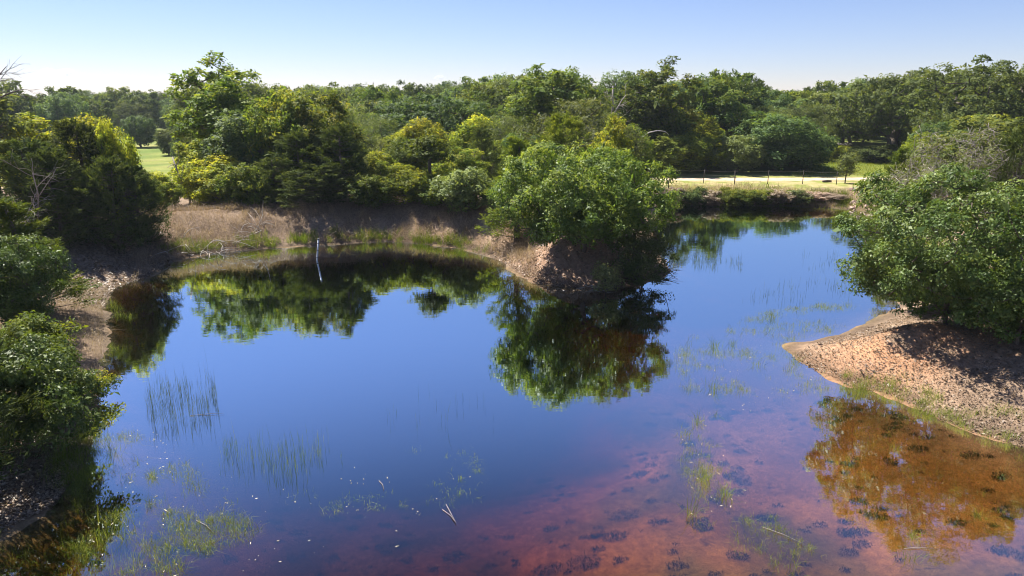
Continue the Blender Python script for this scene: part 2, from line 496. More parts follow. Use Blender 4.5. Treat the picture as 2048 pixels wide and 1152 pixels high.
def cedar_tree(rng, H, R, n, lpc, ll, r0=0.16, shape='cone', spray=0.9, droop=0.0, wr=0.2):
    segs_t = [np.array([0, 0, -0.25])] + [np.array([rng.normal(0, 0.06) * R, rng.normal(0, 0.06) * R, H * f]) for f in (0.3, 0.6, 0.93)]
    bases = []; Ps = []; As = []; Ns = []; Ls = []; Ts = []
    segs = [[(segs_t[i], r0 * (1 - i / 3.6)), (segs_t[i + 1], r0 * (1 - (i + 1) / 3.6))] for i in range(3)]
    la = rng.uniform(0, 2 * math.pi, 6); lw = rng.uniform(0.6, 1.25, 6)
    for i in range(n):
        f = rng.uniform(0.03, 1.0) ** 0.85
        if shape == 'cone': env = (1 - f) ** 0.75 * 0.95 + 0.07
        elif shape == 'oval': env = math.sin(math.pi * min(0.98, 0.22 + 0.76 * f)) ** 0.7
        else: env = (1 - f ** 2.2) ** 0.6 * 0.95 + 0.1
        a = rng.uniform(0, 2 * math.pi)
        lob = np.interp((a - la[0]) % (2 * math.pi), np.linspace(0, 2 * math.pi, 7), np.append(lw, lw[0]))
        rr = R * env * lob * max(0.25, rng.uniform() ** 0.45)
        c = np.array([math.cos(a) * rr, math.sin(a) * rr, f * H * 0.95])
        axis = unit(np.array([math.cos(a) * 0.75, math.sin(a) * 0.75, 0.55 - droop + 0.7 * f ** 3]) + rng.normal(0, 0.22, 3))
        sl = spray * rng.uniform(0.6, 1.35) * (1 - 0.45 * f)
        k = int(lpc * rng.uniform(0.7, 1.3))
        t = rng.uniform(-0.6, 0.55, k)
        taper = (0.6 - t) * 0.28 + 0.05
        P = c + axis * (t * sl)[:, None] + rng.normal(size=(k, 3)) * (taper * sl * 0.75)[:, None]
        A = unit(axis + rng.normal(0, 0.5, (k, 3)))
        Nn = unit(rng.normal(size=(k, 3)) + np.array([0, 0, 0.5]))
        Ps.append(P); As.append(A); Ns.append(Nn); Ls.append(ll * rng.lognormal(0, 0.3, k))
        Ts.append(np.clip((t + 0.2) * rng.uniform(0, 1) * 0.9, 0, 1))
        if rr > 0.35 * R and rng.uniform() < 0.5:
            z0 = max(0.1, c[2] - rr * 0.35)
            segs.append([(np.array([0, 0, z0]), 0.03), (c * np.array([0.55, 0.55, 0]) + np.array([0, 0, (z0 + c[2]) / 2 - 0.05 * rr]), 0.022), (c, 0.008)])
    P = np.concatenate(Ps); P[:, 2] = np.maximum(P[:, 2], 0.04)
    Ln = np.concatenate(Ls)
    V = leaf_quads(P, np.concatenate(As), np.concatenate(Ns), Ln, Ln * wr, 0.1)
    return segs, V, np.concatenate(Ts)

PROTO = {}
def proto(key, segs, V, T, leaf, bark='bark', H=None, W=None):
    tm = tube_mesh(key + "_trunk", segs, M[bark], 6)
    cm = poly_mesh(key + "_crown", V, 4, M[leaf], T)
    q = V[:, 2]
    if W is None: W = float(np.percentile(q[:, 0], 98.5) - np.percentile(q[:, 0], 1.5) + np.percentile(q[:, 1], 98.5) - np.percentile(q[:, 1], 1.5)) / 2
    if H is None: H = float(np.percentile(q[:, 2], 98.0))
    PROTO[key] = (tm, cm, H, W, leaf)

def R_(s): return np.random.default_rng(s)
# mid and far trees
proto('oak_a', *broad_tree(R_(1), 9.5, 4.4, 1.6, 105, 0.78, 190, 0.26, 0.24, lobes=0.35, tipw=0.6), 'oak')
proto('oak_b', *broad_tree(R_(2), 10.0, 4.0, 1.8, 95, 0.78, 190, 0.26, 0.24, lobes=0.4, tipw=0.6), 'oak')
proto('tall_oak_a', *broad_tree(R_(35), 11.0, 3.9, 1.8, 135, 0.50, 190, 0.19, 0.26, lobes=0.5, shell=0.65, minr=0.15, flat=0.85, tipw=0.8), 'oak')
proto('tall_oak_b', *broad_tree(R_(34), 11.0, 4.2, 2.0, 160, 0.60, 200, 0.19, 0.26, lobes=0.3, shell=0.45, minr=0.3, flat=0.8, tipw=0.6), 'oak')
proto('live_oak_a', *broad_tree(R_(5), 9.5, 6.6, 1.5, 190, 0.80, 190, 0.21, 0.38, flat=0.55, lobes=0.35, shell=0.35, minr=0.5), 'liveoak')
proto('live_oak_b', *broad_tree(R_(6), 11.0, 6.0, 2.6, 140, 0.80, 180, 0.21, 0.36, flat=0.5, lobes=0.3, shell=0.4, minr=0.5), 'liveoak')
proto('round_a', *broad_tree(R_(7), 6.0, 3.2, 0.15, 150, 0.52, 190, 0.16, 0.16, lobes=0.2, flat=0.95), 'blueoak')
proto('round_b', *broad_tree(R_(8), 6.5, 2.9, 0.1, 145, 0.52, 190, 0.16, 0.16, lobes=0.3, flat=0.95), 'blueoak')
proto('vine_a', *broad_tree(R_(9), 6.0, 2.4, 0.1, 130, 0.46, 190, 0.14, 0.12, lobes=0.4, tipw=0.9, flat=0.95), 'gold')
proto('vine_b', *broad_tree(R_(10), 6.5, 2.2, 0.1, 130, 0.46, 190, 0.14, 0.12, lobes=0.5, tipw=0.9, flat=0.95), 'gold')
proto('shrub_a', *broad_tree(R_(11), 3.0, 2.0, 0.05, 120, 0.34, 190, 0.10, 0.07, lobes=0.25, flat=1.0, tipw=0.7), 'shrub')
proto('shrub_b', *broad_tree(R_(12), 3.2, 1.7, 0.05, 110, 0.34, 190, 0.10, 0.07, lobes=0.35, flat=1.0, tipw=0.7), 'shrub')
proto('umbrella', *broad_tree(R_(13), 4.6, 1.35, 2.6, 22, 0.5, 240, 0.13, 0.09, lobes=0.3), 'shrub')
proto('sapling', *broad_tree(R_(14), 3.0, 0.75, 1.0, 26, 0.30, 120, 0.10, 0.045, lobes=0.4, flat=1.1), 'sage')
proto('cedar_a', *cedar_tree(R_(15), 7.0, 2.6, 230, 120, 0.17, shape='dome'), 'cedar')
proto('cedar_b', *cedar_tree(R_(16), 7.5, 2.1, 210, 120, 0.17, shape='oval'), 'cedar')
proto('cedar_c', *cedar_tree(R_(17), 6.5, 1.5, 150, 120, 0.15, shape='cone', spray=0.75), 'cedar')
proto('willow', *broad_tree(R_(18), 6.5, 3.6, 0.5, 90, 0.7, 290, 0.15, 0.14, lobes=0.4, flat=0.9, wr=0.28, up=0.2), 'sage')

TREE_COUNT = [0]
def place(kind, name, u, Y, vtop, wpx, mat, label, cat, group=None, rot=None, xoff=0.0):
    tm, cm, H0, W0, leaf0 = PROTO[kind]
    X = (u - 1024) / FPX * fdepth(Y, 3.5)
    g = h1(X, Y)
    ztop = px_at(u, vtop, Y)[2]
    Hh = max(ztop - g, 0.4)
    Wd = wpx / FPX * fdepth(Y, (g + ztop) / 2)
    TREE_COUNT[0] += 1
    rr = random.Random(TREE_COUNT[0] * 7 + 1)
    e = bpy.data.objects.new(name, None); link(e)
    e.empty_display_size = 0.3
    e.location = (X, Y, g)
    e.scale = (Wd / W0, Wd / W0, Hh / H0)
    e.rotation_euler = (0, 0, rr.uniform(0, 6.283) if rot is None else rot)
    t = bpy.data.objects.new("trunk", tm); link(t, e)
    c = bpy.data.objects.new("crown", cm); link(c, e)
    if mat and mat != leaf0:
        c.material_slots[0].link = 'OBJECT'; c.material_slots[0].material = M[mat]
    tag(e, label, cat, group)
    return e

# ------------------------------------------------------------------ ground sheet
def axis_pts(lo, hi, step, far, growth=1.22):
    core = list(np.arange(lo, hi + 1e-6, step))
    a = []; s = step; p = lo
    while p > -far:
        s *= growth; p -= s; a.append(p)
    b = []; s = step; p = hi
    while p < far:
        s *= growth; p += s; b.append(p)
    return np.array(a[::-1] + core + b)
gx = axis_pts(-30, 36, 0.28, 1500)
gy = axis_pts(4, 72, 0.28, 1500)
GX, GY = np.meshgrid(gx, gy)
GZ = height(GX, GY)
nX, nY = len(gx), len(gy)
me = bpy.data.meshes.new("ground")
vv = np.stack([GX, GY, GZ], -1).reshape(-1, 3).astype(np.float32)
idx = np.arange(nX * nY).reshape(nY, nX)
ff = np.stack([idx[:-1, :-1], idx[:-1, 1:], idx[1:, 1:], idx[1:, :-1]], -1).reshape(-1, 4).astype(np.int32)
me.vertices.add(len(vv)); me.vertices.foreach_set("co", vv.ravel())
me.loops.add(ff.size); me.loops.foreach_set("vertex_index", ff.ravel())
me.polygons.add(len(ff)); me.polygons.foreach_set("loop_start", np.arange(0, ff.size, 4, dtype=np.int32))
me.polygons.foreach_set("use_smooth", np.ones(len(ff), bool))
me.update(calc_edges=True)
S = pond_sd(GX, GY)
def C3(c): return np.array(c, float)
def mixc(a, b, f): return a + (b - a) * f[..., None]
n_big = fbm(GX * 0.25, GY * 0.25, 41, 4); n_mid = fbm(GX * 0.9, GY * 0.9, 47, 4)
g_col = np.zeros(GX.shape + (3,)) + C3((0.25, 0.175, 0.12))               # dry soil with dead grass
g_col = mixc(g_col, C3((0.33, 0.235, 0.16)), sstep(0.45, 0.65, n_mid))
# orange bare soil on the right-hand mound and spit
bare = np.clip(1.2 * gauss(GX, GY, MOUND[0] - 0.4, MOUND[1], 2.6, 1.7), 0, 1) * sstep(0.3, 0.55, n_mid + 0.1)
g_col = mixc(g_col, C3((0.46, 0.25, 0.14)), bare)
g_col = mixc(g_col, C3((0.36, 0.215, 0.145)), gauss(GX, GY, ISLE[0], ISLE[1], 4, 3) * 0.8)
# darker earth tone under the left wood
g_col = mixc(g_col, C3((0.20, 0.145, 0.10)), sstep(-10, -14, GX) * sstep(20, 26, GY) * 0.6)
# meadow behind, green; yellowish strip by the fence
mead = sstep(57.5, 60, GY + (n_mid - 0.5) * 4)
strip = mixc(np.zeros_like(g_col) + C3((0.22, 0.235, 0.06)), C3((0.36, 0.30, 0.14)), sstep(0.42, 0.6, n_mid))
green = mixc(np.zeros_like(g_col) + C3((0.115, 0.165, 0.030)), C3((0.19, 0.215, 0.045)), sstep(0.35, 0.65, n_big))
green = mixc(green, C3((0.30, 0.27, 0.10)), sstep(0.5, 0.72, fbm(GX * 0.12, GY * 0.3, 63, 4)) * 0.7)
mg = mixc(strip, green, sstep(73.0, 76.0, GY + (n_mid - 0.5) * 3))
g_col = mixc(g_col, mg, mead)
# pond bed: wet red clay, browner and darker silt in places
CLAY = px(1640, 1010); 
red = np.clip(1.5 * gauss(GX, GY, CLAY[0] - 0.5, CLAY[1], 8.5, 7.5), 0, 1)
clay = mixc(np.zeros_like(g_col) + C3((0.52, 0.275, 0.155)), C3((0.38, 0.195, 0.11)), sstep(0.40, 0.62, n_mid))
silt = mixc(np.zeros_like(g_col) + C3((0.25, 0.17, 0.085)), C3((0.15, 0.115, 0.065)), sstep(0.40, 0.62, n_mid))
red = np.clip(red + 1.2 * gauss(GX, GY, 4.0, 27.0, 5.0, 4.0), 0, 1)
clay = mixc(silt, clay, red * sstep(0.62, 0.50, n_big))
g_col = g_col * (1 - 0.5 * sstep(0.9, 0.2, S + (n_mid - 0.5) * 0.8))[..., None]      # wet soil at the waterline
g_col = mixc(g_col, clay, sstep(0.25, -0.25, S))
far = sstep(150, 260, np.hypot(GX, GY))
g_col = mixc(g_col, C3((0.22, 0.23, 0.07)), far * 0.7)
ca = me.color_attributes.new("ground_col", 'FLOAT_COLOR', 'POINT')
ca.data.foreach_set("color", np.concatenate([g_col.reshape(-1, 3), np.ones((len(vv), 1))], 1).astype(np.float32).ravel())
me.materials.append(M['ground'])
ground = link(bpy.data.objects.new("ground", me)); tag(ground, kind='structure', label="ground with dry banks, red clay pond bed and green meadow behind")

# water body
wv = []; wf = []
x0, x1, y0, y1, zb_ = -26, 34, -22, 62, -3.2
wme = bpy.data.meshes.new("pond_water")
wv = [(x0, y0, 0), (x1, y0, 0), (x1, y1, 0), (x0, y1, 0), (x0, y0, zb_), (x1, y0, zb_), (x1, y1, zb_), (x0, y1, zb_)]
wf = [(0, 1, 2, 3), (7, 6, 5, 4), (0, 4, 5, 1), (1, 5, 6, 2), (2, 6, 7, 3), (3, 7, 4, 0)]
wme.from_pydata(wv, [], wf); wme.materials.append(M['water']); wme.update()
water = link(bpy.data.objects.new("pond_water", wme)); tag(water, kind='structure', label="still tannin-brown pond water mirroring the sky and trees")

# dirt track along the fence
def track():
    V = []; F = []
    xs = np.arange(8, 85, 0.8)
    for i, x in enumerate(xs):
        yc = 72.0 + 0.3 * math.sin(x * 0.2) - 0.015 * (x - 25)
        w = 1.35 + 0.5 * (vnoise(x * 0.6, 3.0, 5) - 0.5)
        for j, t in enumerate((-1, -0.5, 0, 0.5, 1)):
            yy = yc + t * w + (0.35 * (vnoise(x * 1.7, t * 9 + 7, 9) - 0.5) if abs(t) == 1 else 0)
            V.append((x, yy, h1(x, yy) + (0.03 if abs(t) < 1 else 0.006)))
        if i:
            for j in range(4):
                a = (i - 1) * 5 + j; F.append((a, a + 5, a + 6, a + 1))
    m = bpy.data.meshes.new("dirt_track"); m.from_pydata(V, [], F); m.materials.append(M['road']); m.update()
    return tag(link(bpy.data.objects.new("dirt_track", m)), kind='structure', label="pale sandy dirt track behind the wire fence")
track()

# ------------------------------------------------------------------ trees and bushes one can tell apart
T = [
 # kind, name, u, Y, vtop, width px, leaf, label, category, group
 ('cedar_a', 'cedar_tree', 60, 36, 285, 240, 'cedar', "broad dark cedar at the far left edge above the shaded bank", 'tree'),
 ('cedar_b', 'cedar_tree', 165, 37.5, 247, 170, 'cedar', "dark spreading cedar in front of the sunlit lime shrubs on the left", 'tree'),
 ('cedar_a', 'cedar_tree', 228, 36, 318, 150, 'cedar', "low dark cedar at the right end of the left-hand cedar clump", 'tree'),
 ('cedar_b', 'cedar_tree', 112, 35, 300, 150, 'cedar', "dark cedar in the middle of the left-hand cedar clump, nearest the water", 'tree'),
 ('cedar_a', 'cedar_tree', 268, 37.5, 335, 110, 'cedar', "small dark cedar below the sunlit lime shrub beside the meadow gap", 'tree'),
 ('vine_a', 'leafy_shrub', 175, 40.5, 252, 130, 'lime', "yellow-green shrub top between the dark cedars and the meadow gap", 'shrub'),
 ('vine_a', 'leafy_shrub', 246, 38.5, 258, 72, 'lime', "sunlit lime-yellow shrub beside the meadow gap, behind the dark cedars", 'shrub'),
 ('vine_b', 'leafy_shrub', 95, 41, 245, 150, 'lime', "yellow-green leafy shrub peeking above the dark cedars at far left", 'shrub'),
 ('umbrella', 'broadleaf_tree', 2, 38, 182, 130, 'sage', "thin grey-green tree at the left edge beneath bare dead limbs", 'tree'),
 ('cedar_c', 'young_cedar', 25, 25, 402, 175, 'youngcedar', "young bright green cedar at the left edge above the dry bank", 'tree'),
 ('cedar_a', 'cedar_tree', -290, 12.6, 420, 420, 'cedar', "dark cedar added just outside the left edge to darken the lower-left corner", 'tree'),  # added out of view; its shade and reflection darken the near left corner
 ('vine_a', 'leafy_shrub', 318, 44, 352, 80, 'lime', "bright lime shrub right of the left cedars at the bank's end", 'shrub'),
 ('tall_oak_a', 'oak_tree', 455, 55, 138, 195, 'oak', "tallest oak on the left, ragged crown standing above the skyline", 'tree'),
 ('vine_b', 'leafy_shrub', 400, 50, 288, 85, 'shrub', "dark green shrub just right of the small meadow gap", 'shrub'),
 ('vine_b', 'leafy_shrub', 475, 50, 238, 130, 'blueoak', "pale blue-green glossy shrub below the tallest left oak", 'shrub'),
 ('vine_a', 'leafy_shrub', 425, 46.5, 322, 130, 'lime', "yellow-tipped shrub above the bare white vine stems on the bank", 'shrub'),
 ('shrub_a', 'leafy_shrub', 490, 45.5, 335, 110, 'gold', "green shrub behind the dry levee, left of the shaded cedars", 'shrub'),
 ('vine_a', 'gold_tipped_tree', 572, 49.5, 200, 130, 'gold', "gold-tipped bushy tree just right of the tallest left oak", 'tree'),
 ('vine_b', 'gold_tipped_tree', 660, 50, 200, 120, 'gold', "gold-tipped bushy tree above the darkest cedars, left of centre", 'tree'),
 ('cedar_b', 'cedar_tree', 605, 47.5, 262, 140, 'cedar', "dark cedar behind the shaded part of the levee", 'tree'),
 ('cedar_b', 'cedar_tree', 688, 47, 252, 120, 'cedar', "dark cedar at the right end of the shaded levee", 'tree'),
 ('cedar_a', 'cedar_tree', 548, 46, 318, 120, 'cedar', "low dark cedar at the left end of the shaded levee", 'tree'),
 ('cedar_a', 'cedar_shrub', 640, 45.3, 330, 165, 'cedar', "low dark shrub at the foot of the shaded cedars", 'shrub'),
 ('vine_a', 'leafy_shrub', 772, 47.5, 312, 95, 'lime', "lime shrub right of the dark cedars behind the levee", 'shrub'),
 ('umbrella', 'small_tree', 860, 46.5, 274, 78, 'shrub', "small mop-headed tree on a bare stem behind the dry levee", 'tree'),
 ('shrub_a', 'leafy_shrub', 820, 46, 338, 115, 'lime', "yellow-green shrub at the stem of the mop-headed tree", 'shrub'),
 ('vine_b', 'leafy_shrub', 925, 48.5, 303, 105, 'gold', "red-gold tipped shrub right of the mop-headed tree", 'shrub'),
 ('shrub_a', 'leafy_shrub', 930, 43.6, 342, 125, 'sage', "rounded grey-green shrub on the levee left of the tall thin cedar", 'shrub'),
 ('shrub_b', 'leafy_shrub', 870, 44.8, 368, 85, 'shrub', "low green shrub on the dry levee beneath the mop-headed tree", 'shrub'),
 ('shrub_b', 'leafy_shrub', 745, 45.0, 352, 80, 'shrub', "low green shrub at the edge of the levee's shadow", 'shrub'),
 ('cedar_c', 'cedar_tree', 1035, 38.5, 280, 120, 'youngcedar', "tall feathery cedar left of the big waterside bush", 'tree'),
 ('cedar_b', 'cedar_tree', 1120, 43, 232, 150, 'youngcedar', "feathery olive cedar rising behind the big waterside bush", 'tree'),
 ('willow', 'willow_tree', 1165, 58, 207, 220, 'sage', "pale soft-leaved tree behind the big waterside bush", 'tree'),
 ('vine_b', 'leafy_shrub', 1228, 49, 243, 80, 'lime', "bright yellow-lit shrub top just above the big waterside bush", 'shrub'),
 ('round_a', 'oak_tree', 760, 80, 212, 125, 'blueoak', "dark blue-green round oak left of the great dome oak", 'tree'),
 ('live_oak_a', 'live_oak', 890, 75, 200, 255, 'blueoak', "great dome-shaped grey-green oak in the centre background", 'tree'),
 ('willow', 'willow_tree', 700, 66, 222, 120, 'sage', "pale sage tree behind the gold-tipped trees", 'tree'),
 ('tall_oak_b', 'oak_tree', 1110, 75, 148, 190, 'oak', "tall ragged oak above the skyline, left of the bare dead branches", 'tree'),
 ('tall_oak_a', 'oak_tree', 1295, 82, 141, 150, 'oak', "tall dark oak above the skyline, right of the bare dead branches", 'tree'),
 ('oak_b', 'oak_tree', 1390, 90, 165, 130, 'oak', "rounded tall oak at the right end of the central tall group", 'tree'),
 ('oak_a', 'oak_tree', 1015, 92, 184, 130, 'oak', "background oak between the dome oak and the tall ragged oak", 'tree'),
 ('oak_b', 'oak_tree', 1475, 102, 189, 130, 'oak', "background oak above the roadside shrubs right of centre", 'tree'),
 ('round_b', 'leafy_shrub', 1345, 77, 276, 115, 'shrub', "roundish green shrub at the left end of the fence row", 'shrub'),
 ('vine_a', 'leafy_shrub', 1418, 80, 258, 105, 'lime', "lime vine-covered shrub behind the left half of the fence", 'shrub'),
 ('round_a', 'leafy_shrub', 1478, 78.5, 276, 100, 'sage', "grey-green round shrub left of the dark roadside tree", 'shrub'),
 ('round_a', 'roadside_tree', 1555, 80, 237, 140, 'blueoak', "dark round tree casting its shadow over the dirt track", 'tree'),
 ('round_b', 'roadside_tree', 1610, 82, 262, 95, 'blueoak', "smaller dark tree leaning over the meadow edge by the track", 'tree'),
 ('oak_a', 'oak_tree', 1425, 90, 205, 150, 'oak', "mid-height oak behind the lime vine-covered shrub", 'tree'),
 ('round_b', 'oak_tree', 1320, 84, 222, 120, 'shrub', "yellowish-green oak below the tall dark oak, right of centre", 'tree'),
 ('oak_b', 'oak_tree', 1640, 125, 193, 130, 'liveoak', "background oak above the brush pile", 'tree'),
 ('oak_a', 'oak_tree', 1560, 104, 200, 130, 'blueoak', "background oak directly behind the dark roadside tree", 'tree'),
 ('live_oak_a', 'live_oak', 1790, 96, 152, 240, 'liveoak', "huge spreading live oak behind the green meadow", 'tree'),
 ('oak_a', 'oak_tree', 1700, 112, 188, 120, 'liveoak', "oak at the left shoulder of the huge live oak", 'tree'),
 ('live_oak_b', 'live_oak', 1985, 78, 130, 240, 'liveoak', "tallest live oak in the upper right corner with dark forked limbs", 'tree'),
 ('shrub_a', 'leafy_shrub', 1757, 92, 292, 95, 'cedar', "dark bush at the foot of the huge live oak", 'shrub'),
 ('shrub_b', 'leafy_shrub', 1690, 97, 292, 50, 'lime', "small bright green bush beside the brush pile", 'shrub'),
 ('oak_b', 'broadleaf_tree', 1955, 50, 240, 160, 'liveoak', "yellow-green tree behind the grey twiggy tree on the right", 'tree'),
 ('cedar_c', 'cedar_tree', 1795, 46, 300, 70, 'youngcedar', "narrow dark cedar at the right end of the fence", 'tree'),
 ('cedar_a', 'cedar_tree', 2030, 36, 262, 150, 'cedar', "dark cedar at the right edge above the big glossy bush", 'tree'),
 ('cedar_b', 'cedar_tree', 2075, 22, 315, 190, 'youngcedar', "olive cedar cut by the right edge, behind the orange mound", 'tree'),
 ('sapling', 'sapling_tree', 1698, 68.3, 308, 38, 'sage', "lone thin sapling standing beside the dirt track", 'tree'),
 ('round_a', 'meadow_tree', 278, 122, 236, 58, 'blueoak', "larger lone tree standing in the small meadow gap", 'tree'),
 ('round_b', 'meadow_tree', 333, 104, 262, 38, 'sage', "smaller lone tree in the small meadow gap", 'tree'),
]
for t in T:
    place(*t)

# ------------------------------------------------------------------ near bushes, each with its own leaves
def hero(name, label, u, Y, g_extra, segs, V, T, leaf, bark='bark', rot=0.0, cat='shrub', X=None):
    if X is None: X = (u - 1024) / FPX * fdepth(Y, 1.0)
    g = h1(X, Y) + g_extra
    e = bpy.data.objects.new(name, None); link(e); e.location = (X, Y, g); e.rotation_euler = (0, 0, rot)
    link(bpy.data.objects.new("trunk", tube_mesh(name + "_trunk", segs, M[bark], 7)), e)
    link(bpy.data.objects.new("crown", poly_mesh(name + "_crown", V, 4, M[leaf], T)), e)
    tag(e, label, cat)
    return e
hero('waterside_bush', "big rounded green bush on the tip of land between the two pools", 1168, 33.0, 0,
     *broad_tree(R_(101), 5.1, 4.25, 0.3, 280, 0.50, 360, 0.105, 0.12, lobes=0.22, tipw=0.8, flat=0.9), 'glossy')
hero('twiggy_bush', "bluish twiggy bush at the water end of the pool divider", 1285, 31.6, 0,
     *broad_tree(R_(102), 3.3, 1.6, 0.1, 90, 0.38, 220, 0.075, 0.05, lobes=0.4, tipw=0.3, flat=0.8), 'sage')
hero('pale_shrub', "small pale yellowish shrub growing below the big waterside bush", 1212, 29.9, 0,
     *broad_tree(R_(103), 1.9, 0.95, 0.1, 30, 0.28, 110, 0.075, 0.03, lobes=0.5, tipw=0.6, flat=0.8), 'pale')
hero('mound_tree', "large glossy small-leaved tree leaning over the orange mound on the right", 1888, 21.8, 0,
     *broad_tree(R_(104), 5.3, 3.6, 0.25, 210, 0.46, 440, 0.078, 0.10, lobes=0.35, tipw=0.7, flat=0.75, lean=(-0.3, 0)), 'holly', cat='tree')
hero('mound_bush', "dark glossy bush spilling down the right-hand bank behind the mound", 2030, 19.8, 0,
     *broad_tree(R_(105), 3.0, 2.1, 0.05, 100, 0.42, 440, 0.075, 0.07, lobes=0.35, tipw=0.4, flat=0.75), 'holly')
hero('spit_bush', "green bush behind the glossy mound tree at the root of the spit", 1850, 26.0, 0,
     *broad_tree(R_(111), 3.0, 1.9, 0.05, 85, 0.42, 300, 0.085, 0.07, lobes=0.35, tipw=0.5, flat=0.9), 'shrub')
hero('bank_bush', "dense dark glossy bush at the lower left edge above leaf litter", 50, 15.2, 0,
     *broad_tree(R_(106), 3.1, 1.9, 0.25, 110, 0.38, 460, 0.070, 0.07, lobes=0.35, tipw=0.45, flat=0.75), 'holly')
hero('bank_bush', "yellow-green sunlit bush just behind the dark lower-left bush", 90, 17.6, 0,
     *broad_tree(R_(107), 2.6, 1.35, 0.2, 55, 0.42, 520, 0.065, 0.06, lobes=0.35, tipw=0.8, flat=0.75), 'shrub')
hero('bank_bush', "dark glossy bush at the left edge below the young cedar", 18, 21.6, 0,
     *broad_tree(R_(108), 3.8, 1.9, 0.15, 120, 0.42, 520, 0.065, 0.06, lobes=0.35, tipw=0.4, flat=0.75), 'holly')
hero('weed_bush', "low wispy light green weed bush at the left waterline", 172, 18.3, 0,
     *broad_tree(R_(109), 1.0, 0.7, 0.02, 30, 0.25, 160, 0.06, 0.02, lobes=0.4, tipw=0.8, flat=0.8), 'lime')
# grey twiggy tree on the right: sparse small leaves over many bare twigs
def twiggy_tree():
    rng = R_(110)
    segs, V, Tt = broad_tree(rng, 6.6, 3.7, 0.8, 150, 0.6, 120, 0.09, 0.13, lobes=0.35, tipw=0.4, flat=0.7)
    e = hero('twiggy_tree', "half-bare grey twiggy tree behind the glossy mound tree", 1872, 37, 0, segs, V, Tt, 'sage', 'deadwood', cat='tree')
    tw = []
    for i in range(2200):
        k = rng.integers(0, len(V)); p = V[k, 0]
        d = unit(rng.normal(size=3) + np.array([0, 0, 0.3])) * rng.uniform(0.3, 0.8)
        tw.append([(p - d * 0.5, 0.014), (p + d * 0.1 + rng.normal(0, 0.04, 3), 0.010), (p + d * 0.5, 0.005)])
    link(bpy.data.objects.new("twigs", tube_mesh("twigs", tw, M['deadwood'], 3)), e)['kind'] = 'stuff'
twiggy_tree()

# ------------------------------------------------------------------ dead wood
def dead_branching(rng, base, d, L, r, depth, out, spread=0.5, grav=0.0, sub=0.58, bias=(0, 0, 0)):
    n = 4; pts = []; p = np.array(base, float); d = unit(np.array(d, float))
    for i in range(n + 1):
        pts.append((p.copy(), r * (1 - 0.55 * i / n)))
        d = unit(d + rng.normal(0, 0.16 if depth < 3 and r < 0.1 else 0.06, 3) + np.array([0, 0, grav])); p = p + d * L / n
    out.append(pts)
    if depth > 0:
        for k in range(rng.integers(4, 7)):
            i = rng.integers(2 if r > 0.1 else 1, n + 1)
            nd = unit(d * 0.7 + rng.normal(0, spread, 3) + np.array(bias))
            dead_branching(rng, pts[i][0], nd, L * sub * rng.uniform(0.7, 1.2), pts[i][1] * 0.6, depth - 1, out, spread, grav, 0.5 if sub > 0.3 else sub, bias)
def dead_tree(name, label, base, d, L, r, depth, mat, seed, cat='dead tree', spread=0.5, sub=0.4, bias=(0, 0, 0)):
    rng = R_(seed); trunk = []
    dead_branching(rng, (0, 0, -0.1), d, L, r, 0, trunk, spread)
    e = bpy.data.objects.new(name, None); link(e); e.location = base
    link(bpy.data.objects.new("trunk", tube_mesh("dead_trunk", trunk, M[mat], 7)), e)
    pts = trunk[0]; dd = unit(np.array(d, float))
    for k in range(8 if depth > 1 else 5):
        f = rng.uniform(1.8, 3.98); i = int(f); p = pts[i][0] + (pts[min(i + 1, 4)][0] - pts[i][0]) * (f - i)
        out = []
        dead_branching(rng, p, unit(dd * 0.6 + rng.normal(0, spread, 3) + np.array(bias)), L * sub * rng.uniform(0.6, 1.2), pts[i][1] * 0.55, max(depth - 1, 0), out, spread, 0.0, 0.5, bias)
        link(bpy.data.objects.new("limb", tube_mesh("dead_limb", out, M[mat], 5)), e)
    return tag(e, label, cat)
def gp(u, Y, z=1.0):
    X = (u - 1024) / FPX * fdepth(Y, z); return (X, Y, h1(X, Y))
dead_tree('dead_tree', "bare dead tree reaching in over the top left edge", gp(-30, 37, 8), (0.03, 0, 1), 9.8, 0.15, 3, 'dark_twig', 5, spread=0.5, sub=0.24, bias=(0.75, 0, -0.2))
dead_tree('dead_tree', "bare dead branches poking above the skyline right of centre", gp(1226, 76, 8), (0.02, 0, 1), 9.6, 0.2, 3, 'deadwood', 9, sub=0.28)
dead_tree('dead_tree', "thin dead pole of a tree on the skyline left of centre", gp(742, 120, 8), (0, 0, 1), 11.0, 0.16, 1, 'dark_twig', 12, spread=0.7, sub=0.1)
dead_tree('dead_snag', "short bare grey snag among shrubs beside the meadow gap", gp(378, 46, 2), (0.02, 0, 1), 4.0, 0.09, 1, 'deadwood', 14, spread=0.9)
dead_tree('dead_branch', "slanting dead grey limb below the great dome oak", gp(968, 58, 3), (0.4, 0, 0.8), 3.6, 0.12, 1, 'white_wood', 15)

dead_tree('dead_branch', "grey dead branches sticking out low on the left-hand cedar clump", gp(20, 33.5, 3), (0.5, -0.3, 0.75), 3.0, 0.05, 2, 'white_wood', 23, spread=0.5, sub=0.4, bias=(0.4, 0, 0))
dead_tree('dead_branch', "grey dead twigs in the upper left of the cedar clump by the edge", gp(45, 34, 4), (0.2, -0.3, 0.9), 5.0, 0.05, 2, 'deadwood', 24, spread=0.6, sub=0.3)
def tube_thing(name, label, cat, polylines, mat, base, sides=5, group=None):
    V = [[(np.asarray(p) - np.asarray(base), r) for p, r in pl] for pl in polylines]
    o = bpy.data.objects.new(name, tube_mesh(name, V, M[mat], sides)); link(o); o.location = base
    return tag(o, label, cat, group)

